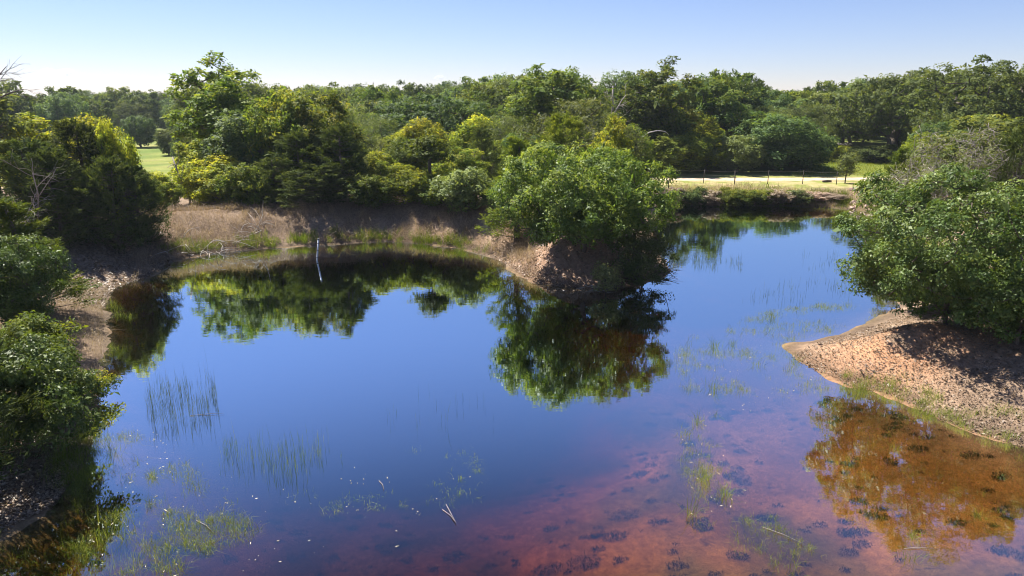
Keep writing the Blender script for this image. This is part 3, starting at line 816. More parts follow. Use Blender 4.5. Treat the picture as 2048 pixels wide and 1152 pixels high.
# bleached arching branch at (1300, 262)
bx = gp(1275, 75, 5)
arc = [px_at(1278, 290, 75), px_at(1284, 272, 75), px_at(1298, 265, 75.2), px_at(1315, 261, 75.5), px_at(1330, 263, 75.8), px_at(1338, 270, 76)]
arc = [np.array([arc[0][0], 75, h1(arc[0][0], 75) - 0.1])] + arc
tube_thing('bare_branch', "bleached bare branch arching over the shrubs right of centre", 'branch', [[(p, 0.10 - 0.012 * i) for i, p in enumerate(arc)]], 'white_wood', bx)

# dried vine stems on the levee
def vine_clump(u, v, n, spread, label, seed):
    rng = R_(seed); p0 = px(u, v, 0.9); b = np.array([p0[0], p0[1], h1(p0[0], p0[1])]); pls = []
    for i in range(n):
        q = b + np.array([rng.normal(0, spread), rng.normal(0, 0.35), 0]); q[2] = h1(q[0], q[1]) - 0.05
        dd = unit(np.array([rng.normal(0, 0.8), rng.normal(0, 0.4), rng.uniform(0.5, 1.2)])); L = rng.uniform(0.9, 2.2)
        bend = np.array([rng.normal(0, 0.28), rng.normal(0, 0.15), -rng.uniform(0.05, 0.32)]); pl = []; p = q.copy()
        for k in range(10):
            pl.append((p.copy(), 0.021 * rng.uniform(0.8, 1.2) * (1 - 0.06 * k)))
            dd = unit(dd + bend + rng.normal(0, 0.09, 3)); p = p + dd * L / 9
            p[2] = max(p[2], h1(p[0], p[1]) + 0.02)
        pls.append(pl)
    tube_thing('dried_vine', label, 'vine', pls, 'white_wood', b, 4, "dried vine stems on the levee")
vine_clump(395, 478, 24, 0.7, "largest tangle of bleached vine stems at the left end of the levee", 31)
vine_clump(450, 470, 14, 0.35, "bleached vine stems arching in the middle of the levee tangle", 32)
vine_clump(508, 458, 16, 0.3, "upright fan of bleached vine stems right of the larger tangle", 33)
vine_clump(606, 465, 2, 0.15, "lone bleached vine hoops near the levee's shadow", 34)

# white pipe standing in the water
pb = px(634, 521); pt = px_at(637, 478, pb[1] + 0.05)
e = bpy.data.objects.new('marker_pipe', None); link(e); e.location = (pb[0], pb[1], 0)
bd = h1(pb[0], pb[1])
d = (pt - pb)
def pp(f): return d * f
link(bpy.data.objects.new('pipe', tube_mesh('pipe', [[(d * (bd - 0.1) / d[2], 0.045), (pp(0.5), 0.045), (pp(1.0), 0.045)]], M['pipe'], 10)), e)
for f in (0.12, 0.45, 0.78):
    link(bpy.data.objects.new('band', tube_mesh('band', [[(pp(f), 0.049), (pp(f + 0.03), 0.049)]], M['pipe_dark'], 10)), e)
link(bpy.data.objects.new('cap', tube_mesh('cap', [[(pp(0.95), 0.055), (pp(1.02), 0.055)]], M['pipe_dark'], 10)), e)
tag(e, "thin white pipe standing upright in the left pool", 'pipe')

# twigs dipping into the water at the tip of land
rng = R_(55); pls = []
b = px(1322, 553); 
for i in range(26):
    q = b + np.array([rng.uniform(-0.5, 0.2), rng.uniform(-0.2, 0.5), 0.15])
    dd = unit(np.array([rng.uniform(0.4, 1.0), rng.uniform(-0.4, 0.3), rng.uniform(-0.1, 0.35)])) * rng.uniform(0.4, 1.0)
    pls.append([(q, 0.014), (q + dd * 0.5 + np.array([0, 0, 0.06]), 0.010), (q + dd + rng.normal(0, 0.05, 3), 0.004)])
tube_thing('fallen_branch', "dark twiggy branch dipping into the water at the bush's right foot", 'branch', pls, 'dark_twig', b)
pls = []; b = px(1196, 578)
for i in range(12):
    q = b + np.array([rng.uniform(-0.6, 0.6), rng.uniform(0, 0.3), 0.05])
    dd = unit(np.array([rng.uniform(-1, 1), rng.uniform(-0.8, 0.1), rng.uniform(-0.2, 0.3)])) * rng.uniform(0.3, 0.6)
    pls.append([(q, 0.016), (q + dd * 0.5, 0.012), (q + dd + rng.normal(0, 0.05, 3), 0.005)])
tube_thing('exposed_roots', "pale exposed roots at the waterline under the waterside bush", 'roots', pls, 'white_wood', b)

# brush pile behind the meadow
rng = R_(61); pc = gp(1672, 102, 2); e = bpy.data.objects.new('brush_pile', None); link(e); e.location = pc
for i in range(34):
    a = rng.uniform(0, math.pi); L = rng.uniform(1.2, 3.2); z = rng.uniform(0.15, 1.7)
    c = np.array([rng.uniform(-2.2, 2.2) * (1 - z / 3), rng.uniform(-1, 1) * (1 - z / 3), z])
    dd = unit(np.array([math.cos(a), math.sin(a) * 0.6, rng.normal(0, 0.35)])) * L / 2
    r = rng.uniform(0.05, 0.13)
    link(bpy.data.objects.new('log', tube_mesh('log', [[(c - dd, r), (c + rng.normal(0, 0.08, 3), r * 0.9), (c + dd, r * 0.6)]], M['white_wood' if i % 3 else 'deadwood'], 6)), e)
tag(e, "pile of grey dead logs and brush beyond the green meadow", 'brush pile')

# small log on the track edge
b = np.array(gp(1655, 69.0, 1)); tube_thing('log', "short dark log lying at the edge of the dirt track", 'log',
    [[(b + np.array([-0.45, 0, 0.12]), 0.10), (b + np.array([0, 0.05, 0.15]), 0.13), (b + np.array([0.45, 0.02, 0.13]), 0.09)]], 'dark_twig', b, 7)

# wire fence
fe = bpy.data.objects.new('wire_fence', None); link(fe)
fposts = [(1342, 68.4), (1408, 68.2), (1471, 67.2), (1537, 67.6), (1607, 67.6), (1675, 66.2), (1745, 64.8), (1815, 63.4)]
fxy = []
for i, (u, Y) in enumerate(fposts):
    X = (u - 1024) / FPX * fdepth(Y, 1.5); fxy.append((X, Y, h1(X, Y)))
fe.location = fxy[0]
o0 = np.array(fxy[0])
for i, p in enumerate(fxy):
    q = np.array(p) - o0
    r = 0.055 if i == 2 else 0.035
    ln = 0.05 * math.sin(i * 2.3)
    link(bpy.data.objects.new('post', tube_mesh('post', [[(q + np.array([0, 0, -0.3]), r), (q + np.array([ln * 0.5, 0, 0.7]), r), (q + np.array([ln, 0, 1.35]), r * 0.9)]], M['rust'], 6)), fe)
for hgt in (0.45, 0.85, 1.25):
    pl = []
    for i, p in enumerate(fxy):
        q = np.array(p) - o0
        pl.append((q + np.array([0, 0, hgt]), 0.006))
        if i + 1 < len(fxy):
            q2 = (q + np.array(fxy[i + 1]) - o0) / 2
            pl.append((q2 + np.array([0, 0, hgt - 0.04]), 0.006))
    link(bpy.data.objects.new('wire', tube_mesh('wire', [pl], M['wire'], 4)), fe)
tag(fe, "low wire fence on dark steel posts along the dirt track", 'fence')

# ------------------------------------------------------------------ blades, litter, reeds
def blades(rng, P, h, w, lean, up=1.0, tipp=None):
    """thin bent blades: quad face with a bent tip"""
    n = len(P)
    a = rng.uniform(0, 2 * math.pi, n)
    D = np.stack([np.cos(a), np.sin(a), np.zeros(n)], 1)
    s = rng.uniform(0, 2 * math.pi, n); Sd = np.stack([np.cos(s), np.sin(s), np.zeros(n)], 1)
    L_ = (np.abs(lean) * np.abs(rng.normal(0.7, 0.5, n)))[:, None]
    h_ = (h * rng.lognormal(0, 0.3, n))[:, None]; w_ = (w * rng.uniform(0.7, 1.4, n))[:, None]
    z = np.array([0, 0, 1.0])
    m = P + z * h_ * 0.55 + D * h_ * L_ * 0.35
    t = P + z * h_ * (1 - 0.35 * np.clip(L_, 0, 1.6)) + D * h_ * L_
    return np.stack([P - Sd * w_ * 0.5, m + Sd * w_ * 0.2, t, m - Sd * w_ * 0.35], 1)

def scatter_poly(rng, poly_px, n, z=0.0):
    P = np.array([px(u, v, z)[:2] for u, v in poly_px])
    lo, hi = P.min(0), P.max(0); out = []
    tot = 0
    while tot < n:
        q = rng.uniform(lo, hi, (n * 2, 2))
        ins = np.zeros(len(q), bool)
        for i in range(len(P)):
            a = P[i]; b = P[(i + 1) % len(P)]
            c = (a[1] > q[:, 1]) != (b[1] > q[:, 1])
            xi = (b[0] - a[0]) * (q[:, 1] - a[1]) / (b[1] - a[1] + 1e-12) + a[0]
            ins ^= c & (q[:, 0] < xi)
        out.append(q[ins]); tot += ins.sum()
        if tot == 0: break
    return np.concatenate(out)[:n]

def stuff(name, V, mat, label, cat, tip=None, rng=None):
    if tip is None: tip = np.clip(R_(7).normal(0.15, 0.3, len(V)), 0, 1)
    o = bpy.data.objects.new(name, poly_mesh(name, V, V.shape[1], M[mat], tip)); link(o)
    return tag(o, label, cat, kind='stuff')

def on_ground(q, dz=0.0):
    return np.concatenate([q, (height(q[:, 0], q[:, 1]) + dz)[:, None]], 1)

rng = R_(201)
# dry grass on the levee and left bank
lev = [(250, 545), (310, 440), (560, 420), (760, 408), (900, 415), (1000, 440), (1060, 470), (1090, 575), (1000, 528), (900, 498), (760, 488), (600, 495), (430, 508), (350, 522)]
q = scatter_poly(rng, lev, 60000, 0.8); P = on_ground(q); s = pond_sd(q[:, 0], q[:, 1])
k = (s > 0.25) & (fbm(q[:, 0] * 0.8, q[:, 1] * 0.8, 77) > 0.38); P = P[k]
stuff('dry_grass', blades(rng, P, 0.34, 0.022, 1.3), 'dry', "matted dry pinkish grass on the levee behind the left pool", 'grass')
q = scatter_poly(rng, lev, 900, 0.8); s_ = pond_sd(q[:, 0], q[:, 1]); q = q[(s_ > 0.5) & (fbm(q[:, 0] * 0.5, q[:, 1] * 0.5, 78) > 0.47)]
q = np.repeat(q, 60, 0) + rng.normal(0, 0.16, (len(q) * 60, 2))
stuff('dry_brush', blades(rng, on_ground(q), 0.52, 0.02, 1.5), 'dry', "clumped taller dry brush heaped along the levee", 'brush')
lb = [(-150, 660), (60, 590), (215, 560), (225, 640), (220, 740), (190, 800), (-150, 800)]
q = scatter_poly(rng, lb, 26000, 0.5); P = on_ground(q); s = pond_sd(q[:, 0], q[:, 1])
k = (s > 0.2); P = P[k]
stuff('dry_grass', blades(rng, P, 0.26, 0.012, 1.4), 'dry', "bleached dry grass on the sloping left bank", 'grass')

def litter(poly, n, size, label, z=0.5, smin=0.0, seed=1, mat='litter'):
    rng = R_(seed); q = scatter_poly(rng, poly, n, z); s = pond_sd(q[:, 0], q[:, 1]); q = q[s > smin]
    P = on_ground(q, 0.015); m = len(P)
    Nn = unit(np.array([0, 0, 1.0]) + rng.normal(0, 0.35, (m, 3))); A = unit(np.cross(Nn, rng.normal(size=(m, 3))))
    Ln = size * rng.lognormal(0, 0.35, m)
    P = P - A * Ln[:, None] * 0.5; 
    V = leaf_quads(P, A, Nn, Ln, Ln * 0.55, 0.35); V[..., 2] += rng.uniform(0, 0.03, m)[:, None]
    stuff('leaf_litter', V, mat, label, 'leaves', np.clip(rng.normal(0.1, 0.35, m), 0, 1))
litter([(-160, 1120), (-160, 800), (120, 800), (215, 760), (190, 900), (150, 960), (110, 1020)], 26000, 0.062, "tan leaf litter on the lower left bank", 0.4, 0.02, 301)
litter([(1560, 700), (1700, 655), (1800, 620), (2200, 700), (2300, 950), (2048, 905), (1870, 840), (1690, 778)], 34000, 0.048, "dry leaf litter over the right-hand spit and mound foot", 0.4, 0.02, 302)
litter([(980, 450), (1060, 450), (1340, 530), (1330, 575), (1190, 590), (1060, 572), (990, 525)], 16000, 0.085, "leaf litter on the slope under the waterside bush", 0.8, 0.1, 303)
litter([(60, 500), (330, 470), (340, 540), (230, 580), (60, 590)], 12000, 0.09, "leaf litter in the shade of the left cedars", 0.8, 0.1, 304)

# green waterline grass
def edge_grass(pts, n, h, w, label, spread=0.45, seed=5, mat='grass', lean=0.6):
    rng = R_(seed); W = np.array([px(u, v)[:2] for u, v in pts]); seg = np.diff(W, axis=0); L = np.linalg.norm(seg, axis=1); cum = np.r_[0, np.cumsum(L)]
    nt = max(6, n // 45)
    tc = rng.uniform(0, cum[-1], nt); off = rng.normal(0, spread, (nt, 2))
    ti = rng.integers(0, nt, n)
    t = tc[ti]; j = np.clip(np.searchsorted(cum, t) - 1, 0, len(seg) - 1)
    q = W[j] + seg[j] * ((t - cum[j]) / L[j])[:, None] + off[ti] + rng.normal(0, 0.10, (n, 2))
    P = on_ground(q); P[:, 2] = np.maximum(P[:, 2], -0.25)
    stuff('waterside_grass', blades(rng, P, h, w, lean), mat, label, 'grass')
edge_grass([(345, 512), (430, 502), (520, 494), (600, 489), (640, 484)], 5000, 0.36, 0.022, "green grass fringe at the foot of the levee, left of the pipe", 0.3, 401)
edge_grass([(660, 484), (760, 481), (830, 484), (900, 492), (960, 508)], 5200, 0.40, 0.022, "green grass fringe at the foot of the levee, right of the pipe", 0.35, 402)
edge_grass([(225, 605), (245, 620), (250, 640)], 520, 0.30, 0.014, "bright green grass clump at the left shore", 0.2, 403)
edge_grass([(232, 690), (255, 715)], 260, 0.24, 0.012, "grass growing in the shallows of the left shore", 0.25, 404)
edge_grass([(180, 870), (165, 905), (140, 945), (150, 970)], 2400, 0.26, 0.010, "bright grass along the lower left waterline", 0.22, 405)
edge_grass([(1350, 402), (1450, 404), (1600, 409), (1700, 414), (1750, 418)], 5000, 0.34, 0.04, "green fringe along the far bank of the right pool", 0.5, 406)
edge_grass([(1690, 772), (1750, 780), (1820, 806), (1900, 838), (2040, 880)], 4600, 0.17, 0.010, "short green grass along the right-hand waterline", 0.5, 407)
edge_grass([(0, 1120), (60, 1090), (120, 1070), (180, 1140), (60, 1150)], 1400, 0.28, 0.010, "grass in the dark shallows of the lower left corner", 0.5, 408)

def reeds(poly, n, h, w, label, seed, mat='reed', lean=0.12):
    rng = R_(seed); q = scatter_poly(rng, poly, n * 3, 0)
    d = fbm(q[:, 0] * 1.6, q[:, 1] * 1.6, seed, 3); q = q[np.argsort(-d + rng.uniform(0, 0.25, len(q)))[:n]]
    P = np.concatenate([q, np.full((len(q), 1), -0.12)], 1)
    stuff('reeds', blades(rng, P, h, w, lean), mat, label, 'reeds')
reeds([(300, 860), (290, 800), (330, 760), (430, 770), (440, 830), (350, 850)], 420, 0.62, 0.012, "stand of thin reeds in the left pool, nearest the left bank", 501)
reeds([(440, 940), (450, 895), (560, 880), (670, 880), (690, 920), (600, 960), (520, 950)], 330, 0.5, 0.011, "wide thin stand of reeds at the lower middle of the left pool", 502)
reeds([(1325, 498), (1480, 515), (1490, 535), (1400, 535), (1330, 520)], 620, 0.42, 0.016, "dense reeds in the right pool beside the waterside bush", 503)
reeds([(1470, 600), (1590, 560), (1700, 560), (1700, 600), (1560, 612)], 190, 0.36, 0.013, "scattered reeds across the middle of the right pool", 504)
reeds([(1600, 510), (1740, 505), (1740, 545), (1620, 545)], 120, 0.4, 0.014, "sparse reeds by the overhanging branches in the right pool", 505)
reeds([(760, 830), (980, 780), (990, 850), (800, 870)], 30, 0.45, 0.010, "few lone reed stems in the middle of the left pool", 506)
reeds([(1340, 470), (1440, 460), (1440, 490), (1340, 492)], 80, 0.35, 0.014, "thin reeds far out in the right pool", 507)

# emergent grass tufts: individual plants
def tuft_mesh(seed, n=42, h=0.30, w=0.010, r=0.07, lean=0.8):
    rng = R_(seed); P = np.concatenate([rng.normal(0, r, (n, 2)), np.full((n, 1), -0.1)], 1)
    return poly_mesh('grass_tuft', blades(rng, P, h, w, lean), 4, M['grass'], np.clip(rng.normal(0.15, 0.3, n), 0, 1))
tufts = [tuft_mesh(600 + i, [26, 40, 60][i % 3], [0.24, 0.30, 0.36][i % 3]) for i in range(6)]
def place_tufts(pts, label, group, s=1.0, seed=1):
    rr = random.Random(seed)
    for (u, v) in pts:
        p = px(u, v); o = bpy.data.objects.new('grass_tuft', tufts[rr.randrange(6)]); link(o)
        o.location = (p[0], p[1], 0.0); o.rotation_euler = (0, 0, rr.uniform(0, 6.28)); k = s * rr.uniform(0.7, 1.25); o.scale = (k, k, k)
        tag(o, label, 'grass', group)
place_tufts([(228, 1050), (218, 1068), (240, 1062), (255, 1075)], "largest grass tufts in the water near the lower left corner", "large tufts lower left", 1.5, 1)
place_tufts([(380, 985), (398, 978), (300, 1010), (320, 1002), (372, 1085), (378, 1050), (310, 1110), (270, 1130), (450, 1060), (255, 960), (232, 945), (350, 1140), (225, 905), (270, 925), (305, 955)],
            "small grass tuft standing in the lower left shallows", "tufts in the lower left shallows", 1.0, 2)
place_tufts([(1546, 716), (1492, 708), (1512, 730), (1466, 690), (1430, 695), (1375, 690), (1580, 742), (1600, 752), (1640, 760), (1618, 765), (1590, 725), (1534, 662), (1460, 660), (1695, 610), (1645, 612), (1545, 638)],
            "grass tuft in the shallows off the right-hand spit", "tufts off the spit", 1.1, 3)
place_tufts([(1370, 870), (1400, 875), (1430, 830), (1365, 918), (1408, 958), (1450, 990), (1380, 1030), (1375, 780), (1425, 780), (1395, 845)],
            "grass tuft in the open water right of centre", "tufts in open water", 1.0, 4)
place_tufts([(1785, 898)], "single green tuft on the orange shallows under the right-hand reflections", None, 1.2, 5)
place_tufts([(1962, 1030), (1825, 1075), (1820, 1120), (1560, 1060), (1590, 1140), (1550, 1130)], "pale tuft over the red clay at lower right", "tufts over red clay", 1.0, 6)
place_tufts([(1725, 782), (1712, 776)], "bright green tuft at the inner corner of the right-hand shore", "tufts at the inner corner", 1.4, 7)

# submerged weed clumps, dark spots on the clay bed
rng = R_(701)
cl = scatter_poly(rng, [(900, 1200), (1000, 850), (1330, 740), (1700, 780), (2048, 900), (2100, 1200)], 300)
cl2 = scatter_poly(rng, [(150, 1200), (250, 950), (900, 850), (1000, 1200)], 140)
cl = np.concatenate([cl, cl2]); sz = rng.lognormal(-2.35, 0.5, len(cl)); cnt_ = np.clip(sz * sz * 5200, 10, 300).astype(int)
ang_ = rng.uniform(0, 6.283, cnt_.sum()); rad_ = rng.uniform(size=cnt_.sum()) ** 0.6
Pw = np.repeat(cl, cnt_, 0) + (np.stack([np.cos(ang_) * 1.3, np.sin(ang_) * 0.85], 1) * rad_[:, None]) * np.repeat(sz, cnt_)[:, None]
Pw = on_ground(Pw, -0.01); Pw = Pw[pond_sd(Pw[:, 0], Pw[:, 1]) < -0.3]
hh = np.minimum(0.06, np.clip(-Pw[:, 2] - 0.05, 0.02, 0.2))
stuff('submerged_weed', blades(rng, Pw, hh, 0.026, 0.9), 'weed', "dark weed clumps on the pond bed seen through the water", 'weed')
# floating straw and leaves
q = np.concatenate([scatter_poly(rng, [(180, 1150), (170, 1000), (200, 850), (300, 850), (480, 950), (420, 1150)], 200),
                    scatter_poly(rng, [(480, 1000), (700, 920), (1000, 960), (900, 1150), (480, 1150)], 90),
                    scatter_poly(rng, [(1340, 680), (1560, 690), (1640, 760), (1380, 880)], 120),
                    scatter_poly(rng, [(1360, 880), (1420, 860), (1640, 1130), (1400, 1130)], 110)])
m = len(q); P = np.concatenate([q, np.full((m, 1), 0.006)], 1)
cla = fbm(q[:, 0] * 1.5, q[:, 1] * 1.5, 91) > 0.45; P = P[cla]; m = len(P)
A = unit(np.concatenate([rng.normal(size=(m, 2)), rng.normal(0, 0.05, (m, 1))], 1)); Nn = unit(np.array([0, 0, 1.0]) + rng.normal(0, 0.12, (m, 3)))
Ln = rng.lognormal(-3.3, 0.6, m)
V = leaf_quads(P, A, Nn, Ln, np.clip(Ln * 0.4, 0.006, 0.02), 0.15); V[..., 2] = np.maximum(V[..., 2], 0.004)
stuff('floating_debris', V, 'straw', "pale straw and leaves floating on the shallows", 'debris')
def shallow_grass(poly, ntuft, label, seed, h=0.16):
    rng = R_(seed); c = scatter_poly(rng, poly, ntuft * 3)
    d = fbm(c[:, 0] * 0.9, c[:, 1] * 0.9, seed, 3); c = c[np.argsort(-d + rng.uniform(0, 0.2, len(c)))[:ntuft]]
    c = c[pond_sd(c[:, 0], c[:, 1]) < 0.05]
    nb = np.clip(rng.lognormal(2.3, 0.6, len(c)), 4, 40).astype(int)
    q = np.repeat(c, nb, 0) + rng.normal(0, 0.06, (nb.sum(), 2)) * np.repeat(rng.uniform(0.5, 2.0, len(c)), nb)[:, None]
    P = np.concatenate([q, np.full((len(q), 1), -0.05)], 1)
    stuff('shallow_grass', blades(rng, P, h, 0.009, 1.0), 'grass', label, 'grass', np.clip(rng.normal(0.3, 0.35, len(P)), 0, 1))
shallow_grass([(150, 1152), (140, 1010), (190, 880), (260, 860), (420, 960), (520, 1060), (430, 1152)], 420, "sparse grass poking through the lower left shallows", 771)
shallow_grass([(1340, 690), (1540, 620), (1720, 600), (1700, 650), (1570, 690), (1600, 740), (1680, 775), (1560, 800), (1360, 780)], 420, "sparse grass across the shallows off the right-hand spit", 772)
shallow_grass([(1350, 800), (1440, 800), (1460, 960), (1640, 1110), (1540, 1152), (1380, 1020)], 120, "sparse grass strung down the water right of centre", 773)
shallow_grass([(440, 980), (780, 900), (1050, 900), (1000, 1000), (600, 1040)], 45, "few grass wisps at the lower middle of the water", 774, 0.12)
# floating sticks one can count
for i, (a, b_, lab) in enumerate([((885, 1020), (912, 1048), "pale forked stick floating at the lower middle"), ((758, 962), (768, 982), "short pale stick floating left of centre"),
                                  ((393, 1042), (428, 1068), "pale straight stick floating among the lower left tufts"), ((1525, 1055), (1610, 1092), "long thin stick floating over the red clay"),
                                  ((1808, 1098), (1868, 1100), "pale straight stick lying over the red clay at lower right"), ((380, 832), (448, 828), "long pale reed stem floating beside the left reeds")]):
    p = px(*a) + np.array([0, 0, 0.01]); r_ = px(*b_) + np.array([0, 0, 0.03]); mid = (p + r_) / 2 + np.array([0.02, 0.03, 0.005])
    pls = [[(p, 0.007), (mid, 0.006), (r_, 0.004)]]
    if i == 0: pls.append([(r_, 0.008), (px(892, 1012) + np.array([0, 0, 0.05]), 0.006)])
    tube_thing('floating_stick', lab, 'stick', pls, 'deadwood', p)

# far bank of the right pool: brambles and stones
rr = R_(801)
bram = [('shrub_a', 'dry'), ('shrub_b', 'shrub'), ('shrub_a', 'shrub'), ('shrub_b', 'dry')]
names = ["low brown bramble at the left end of the far bank", "dark bramble on the far bank by the leaning sticks", "brown bramble in the left third of the far bank", "green bramble in the left third of the far bank",
         "broad green bramble left of the middle of the far bank", "green bramble at the middle of the far bank", "brown bramble at the middle of the far bank", "greyish bramble right of the middle of the far bank",
         "dry brown bramble right of the middle of the far bank", "dry bramble beside the pink stones on the far bank"]
mats = ['dry', 'cedar', 'dry', 'shrub', 'gold', 'shrub', 'dry', 'sage', 'dry', 'dry']
for i in range(10):
    u = 1350 + i * 36 + rr.uniform(-6, 6)
    place('shrub_a' if i % 2 else 'shrub_b', 'bramble', u, 57.2 + 0.25 * rr.uniform(-1, 1) - 0.02 * i, 378 + rr.uniform(-3, 5) + 0.8 * i, rr.uniform(52, 70), mats[i], names[i], 'bramble', "brambles on the far bank")
def stone_mesh(seed):
    rng = R_(seed); v = unit(np.array([(x, y, z) for x in (-1, 0, 1) for y in (-1, 0, 1) for z in (-1, 0, 1) if (x, y, z) != (0, 0, 0)], float))
    v = v * rng.uniform(0.75, 1.15, (len(v), 1)) * np.array([1, 0.8, 0.6])
    import bmesh
    bm = bmesh.new()
    for p in v: bm.verts.new(p)
    bmesh.ops.convex_hull(bm, input=bm.verts)
    me = bpy.data.meshes.new('stone'); bm.to_mesh(me); bm.free(); me.materials.append(M['stone']); return me
stones = [stone_mesh(900 + i) for i in range(5)]
rng = R_(811); q = scatter_poly(rng, [(1690, 425), (1700, 392), (1795, 392), (1830, 400), (1830, 432), (1760, 432)], 130, 0.6)
for i, (x, y) in enumerate(q):
    o = bpy.data.objects.new('stone', stones[i % 5]); link(o); k = rng.uniform(0.12, 0.30)
    o.location = (x, y, h1(x, y) + k * 0.25); o.scale = (k, k, k); o.rotation_euler = tuple(rng.uniform(0, 6, 3))
    tag(o, "pinkish rubble stone on the far bank at the right", 'stone', "rubble on the far bank")
rng = R_(815)
q = scatter_poly(rng, [(1335, 414), (1340, 384), (1500, 386), (1700, 396), (1700, 424), (1500, 416)], 26000, 0.5); s_ = pond_sd(q[:, 0], q[:, 1]); q = q[s_ > 0.05]; P = on_ground(q)
pat = fbm(q[:, 0] * 0.7, q[:, 1] * 0.7, 88)
stuff('bank_brush', blades(rng, P[pat > 0.48], 0.42, 0.03, 1.1), 'dry', "brown dry brush on the far bank of the right pool", 'brush')
stuff('bank_weeds', blades(rng, P[pat <= 0.48], 0.40, 0.04, 1.0), 'shrub', "green weeds on the far bank of the right pool", 'weeds')
# meadow and roadside grass
rng = R_(820)
q = scatter_poly(rng, [(1330, 402), (1330, 372), (1560, 374), (1800, 384), (1820, 398), (1600, 394)], 9000, 1.2); P = on_ground(q)
stuff('roadside_grass', blades(rng, P, 0.22, 0.03, 0.9), 'grass', "sparse yellowish grass between the fence and the pool", 'grass', np.clip(rng.normal(0.6, 0.3, len(P)), 0, 1))
q = scatter_poly(rng, [(1580, 354), (1650, 316), (1830, 322), (1830, 354)], 14000, 0.4); P = on_ground(q)
stuff('meadow_grass', blades(rng, P, 0.22, 0.05, 0.7), 'lime', "lush green meadow grass beyond the dirt track", 'grass', np.clip(rng.normal(0.05, 0.2, len(P)), 0, 1))

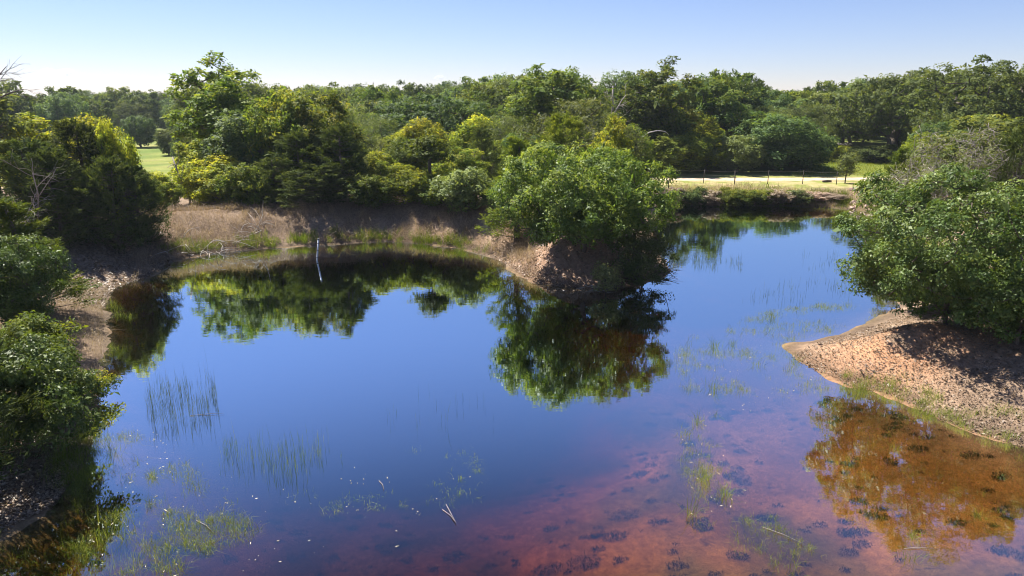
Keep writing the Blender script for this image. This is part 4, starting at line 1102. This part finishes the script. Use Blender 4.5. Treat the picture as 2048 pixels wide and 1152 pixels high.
# ------------------------------------------------------------------ the wood behind that reads as one mass
def far_wood():
    rng = R_(950); pts = []; kinds = []
    Y = 96.0
    while Y < 430:
        step = 6.0 + (Y - 96) * 0.03
        half = Y * 0.80 + 12
        for x in np.arange(-half, half, step):
            X = x + rng.uniform(-0.45, 0.45) * step; YY = Y + rng.uniform(-0.45, 0.45) * step
            u = 1024 + X / fdepth(YY, 1) * FPX
            if 215 < u < 395 and YY < 165: continue            # small meadow gap
            if u < 215 and YY < 130: continue
            if 30 < u < 150 and 150 < YY < 300: continue        # pale field at far left
            if 1600 < u < 1800 and YY < 125: continue           # meadow below the live oak
            if 640 < u < 1000 and YY < 100: continue
            if YY > 300 and rng.uniform() < 0.3: continue
            pts.append((X, YY, h1(X, YY)))
        Y += step * 0.95
    named = np.array([(o_.location.x, o_.location.y) for o_ in bpy.data.objects if o_.parent is None and o_.get('category') in ('tree', 'shrub')])
    n_far = len(pts); fill = []
    for Yr in np.arange(53, 97, 3.6):
        for x in np.arange(-45, 75, 3.8):
            X = x + rng.uniform(-1.6, 1.6); YY = Yr + rng.uniform(-1.5, 1.5); u = 1024 + X / fdepth(YY, 1) * FPX
            ok = (400 < u < 1270 and YY > 52 + 0.004 * abs(u - 700)) or (1270 <= u < 1615 and YY > 84) or (u > 1830 and YY > 52)
            if not ok or np.min(np.hypot(named[:, 0] - X, named[:, 1] - YY)) < 2.6: continue
            if pond_sd(np.array([X]), np.array([YY]))[0] < 3.5: continue
            fill.append((X, YY, h1(X, YY)))
    pts += fill
    P = np.array(pts); n = len(P)
    k = rng.integers(0, 6, n)
    Ht = 8.2 + rng.normal(0, 1.3, n) + 0.004 * (P[:, 1] - 100) + 0.6 * sstep(-60, 40, P[:, 0]) 
    Ht = np.clip(Ht, 5.5, 11.5)
    Ht[n_far:] = 4.2 + (P[n_far:, 1] - 53) / 43 * 2.6 + rng.normal(0, 0.5, n - n_far)
    k[n_far:] = rng.choice([3, 3, 6, 7, 5, 4], n - n_far)
    me = bpy.data.meshes.new("far_wood"); me.vertices.add(n); me.vertices.foreach_set("co", P.astype(np.float32).ravel())
    for nm, ty, arr in (("kind_id", 'INT', k.astype(np.int32)), ("zs", 'FLOAT', Ht.astype(np.float32)), ("rz", 'FLOAT', rng.uniform(0, 6.28, n).astype(np.float32))):
        a = me.attributes.new(nm, ty, 'POINT'); a.data.foreach_set("value", arr)
    me.update()
    o = link(bpy.data.objects.new("far_wood", me))
    ng = bpy.data.node_groups.new("far_wood", 'GeometryNodeTree')
    ng.interface.new_socket("Geometry", in_out='INPUT', socket_type='NodeSocketGeometry')
    ng.interface.new_socket("Geometry", in_out='OUTPUT', socket_type='NodeSocketGeometry')
    N = ng.nodes; L = ng.links
    gi = N.new("NodeGroupInput"); go = N.new("NodeGroupOutput")
    join = N.new("GeometryNodeJoinGeometry")
    def attr(nm, dt):
        a = N.new("GeometryNodeInputNamedAttribute"); a.data_type = dt; a.inputs["Name"].default_value = nm; return a.outputs["Attribute"]
    want = ['oak_a', 'oak_b', 'live_oak_b', 'round_b', 'round_a', 'cedar_b', 'willow', 'vine_a']
    for i, w in enumerate(want):
        tm, cm, H0, W0, _ = PROTO[w]
        cmp = N.new("FunctionNodeCompare"); cmp.data_type = 'INT'; cmp.operation = 'EQUAL'
        L.new(attr("kind_id", 'INT'), cmp.inputs[2]); cmp.inputs[3].default_value = i
        dv = N.new("ShaderNodeMath"); dv.operation = 'DIVIDE'; L.new(attr("zs", 'FLOAT'), dv.inputs[0]); dv.inputs[1].default_value = H0 * (1.12 if w in ('round_b',) else 1.0)
        for mesh in (tm, cm):
            src = next(ob for ob in bpy.data.objects if ob.data == mesh)
            oi = N.new("GeometryNodeObjectInfo"); oi.inputs["Object"].default_value = src; oi.inputs["As Instance"].default_value = True
            oi.transform_space = 'ORIGINAL'
            ip = N.new("GeometryNodeInstanceOnPoints")
            L.new(gi.outputs[0], ip.inputs["Points"]); L.new(cmp.outputs[0], ip.inputs["Selection"])
            L.new(oi.outputs["Geometry"], ip.inputs["Instance"])
            cx = N.new("ShaderNodeCombineXYZ"); L.new(attr("rz", 'FLOAT'), cx.inputs["Z"])
            L.new(cx.outputs[0], ip.inputs["Rotation"]); L.new(dv.outputs[0], ip.inputs["Scale"])
            L.new(ip.outputs[0], join.inputs[0])
    L.new(join.outputs[0], go.inputs[0])
    md = o.modifiers.new("far_wood", 'NODES'); md.node_group = ng
    tag(o, "distant oak wood closing the horizon behind the pools", 'wood', kind='stuff')
    print("far trees", n)
far_wood()

# ------------------------------------------------------------------ small clouds low over the horizon
def cloud(u, v, wpx, hpx, label, seed, dens):
    import bmesh
    D = 24000.0
    c = px_at(u, v, D); rng = R_(seed); W = wpx / FPX * D; Hh = hpx / FPX * D
    bm = bmesh.new()
    for i in range(16):
        t = rng.uniform(-0.5, 0.5); r = Hh * rng.uniform(0.25, 0.55) * (1 - abs(t))
        bmesh.ops.create_icosphere(bm, subdivisions=2, radius=r, matrix=__import__('mathutils').Matrix.Translation((t * W, rng.normal(0, Hh * 0.3), rng.uniform(-0.15, 0.3) * Hh)) @ __import__('mathutils').Matrix.Diagonal((1.9, 1.5, 0.8, 1)))
    me = bpy.data.meshes.new("cloud"); bm.to_mesh(me); bm.free()
    m = bpy.data.materials.new("cloud_vapour"); m.use_nodes = True; nt = m.node_tree; nt.nodes.remove(nt.nodes["Principled BSDF"])
    pv = nt.nodes.new("ShaderNodeVolumePrincipled"); pv.inputs["Density"].default_value = dens; pv.inputs["Color"].default_value = (1, 1, 1, 1); pv.inputs["Anisotropy"].default_value = 0.4
    nt.links.new(pv.outputs[0], nt.nodes["Material Output"].inputs["Volume"]); me.materials.append(m)
    o = bpy.data.objects.new("cloud", me); link(o); o.location = tuple(c)
    tag(o, label, 'cloud')
cloud(110, 147, 62, 20, "largest small white cloud low in the sky at left", 41, 0.0016)
cloud(226, 157, 34, 16, "small faint cloud right of the largest cloud", 42, 0.0009)
cloud(880, 156, 20, 9, "tiny cloud above the centre of the wood", 43, 0.0014)

# ------------------------------------------------------------------ haze
if HAZE_DENSITY > 0:
    hv = [(x, y, z) for z in (-6.0, 16.0) for x, y in ((-2200, -2200), (2200, -2200), (2200, 2200), (-2200, 2200))]
    hf = [(3, 2, 1, 0), (4, 5, 6, 7), (0, 1, 5, 4), (1, 2, 6, 5), (2, 3, 7, 6), (3, 0, 4, 7)]
    hm = bpy.data.meshes.new("haze"); hm.from_pydata(hv, [], hf); hm.update()
    m = bpy.data.materials.new("haze_air"); m.use_nodes = True; nt = m.node_tree; nt.nodes.remove(nt.nodes["Principled BSDF"])
    pv = nt.nodes.new("ShaderNodeVolumePrincipled"); pv.inputs["Density"].default_value = HAZE_DENSITY
    pv.inputs["Color"].default_value = (0.80, 0.89, 1.0, 1); pv.inputs["Anisotropy"].default_value = 0.2
    nt.links.new(pv.outputs[0], nt.nodes["Material Output"].inputs["Volume"]); hm.materials.append(m)
    tag(link(bpy.data.objects.new("haze", hm)), "thin pale summer haze over the wood and pools", 'haze', kind='stuff')

tris = sum(sum(len(p.vertices) - 2 for p in []) or len(me.loops) // 2 for me in bpy.data.meshes)
print("approx tris", tris, "objects", len(bpy.data.objects))
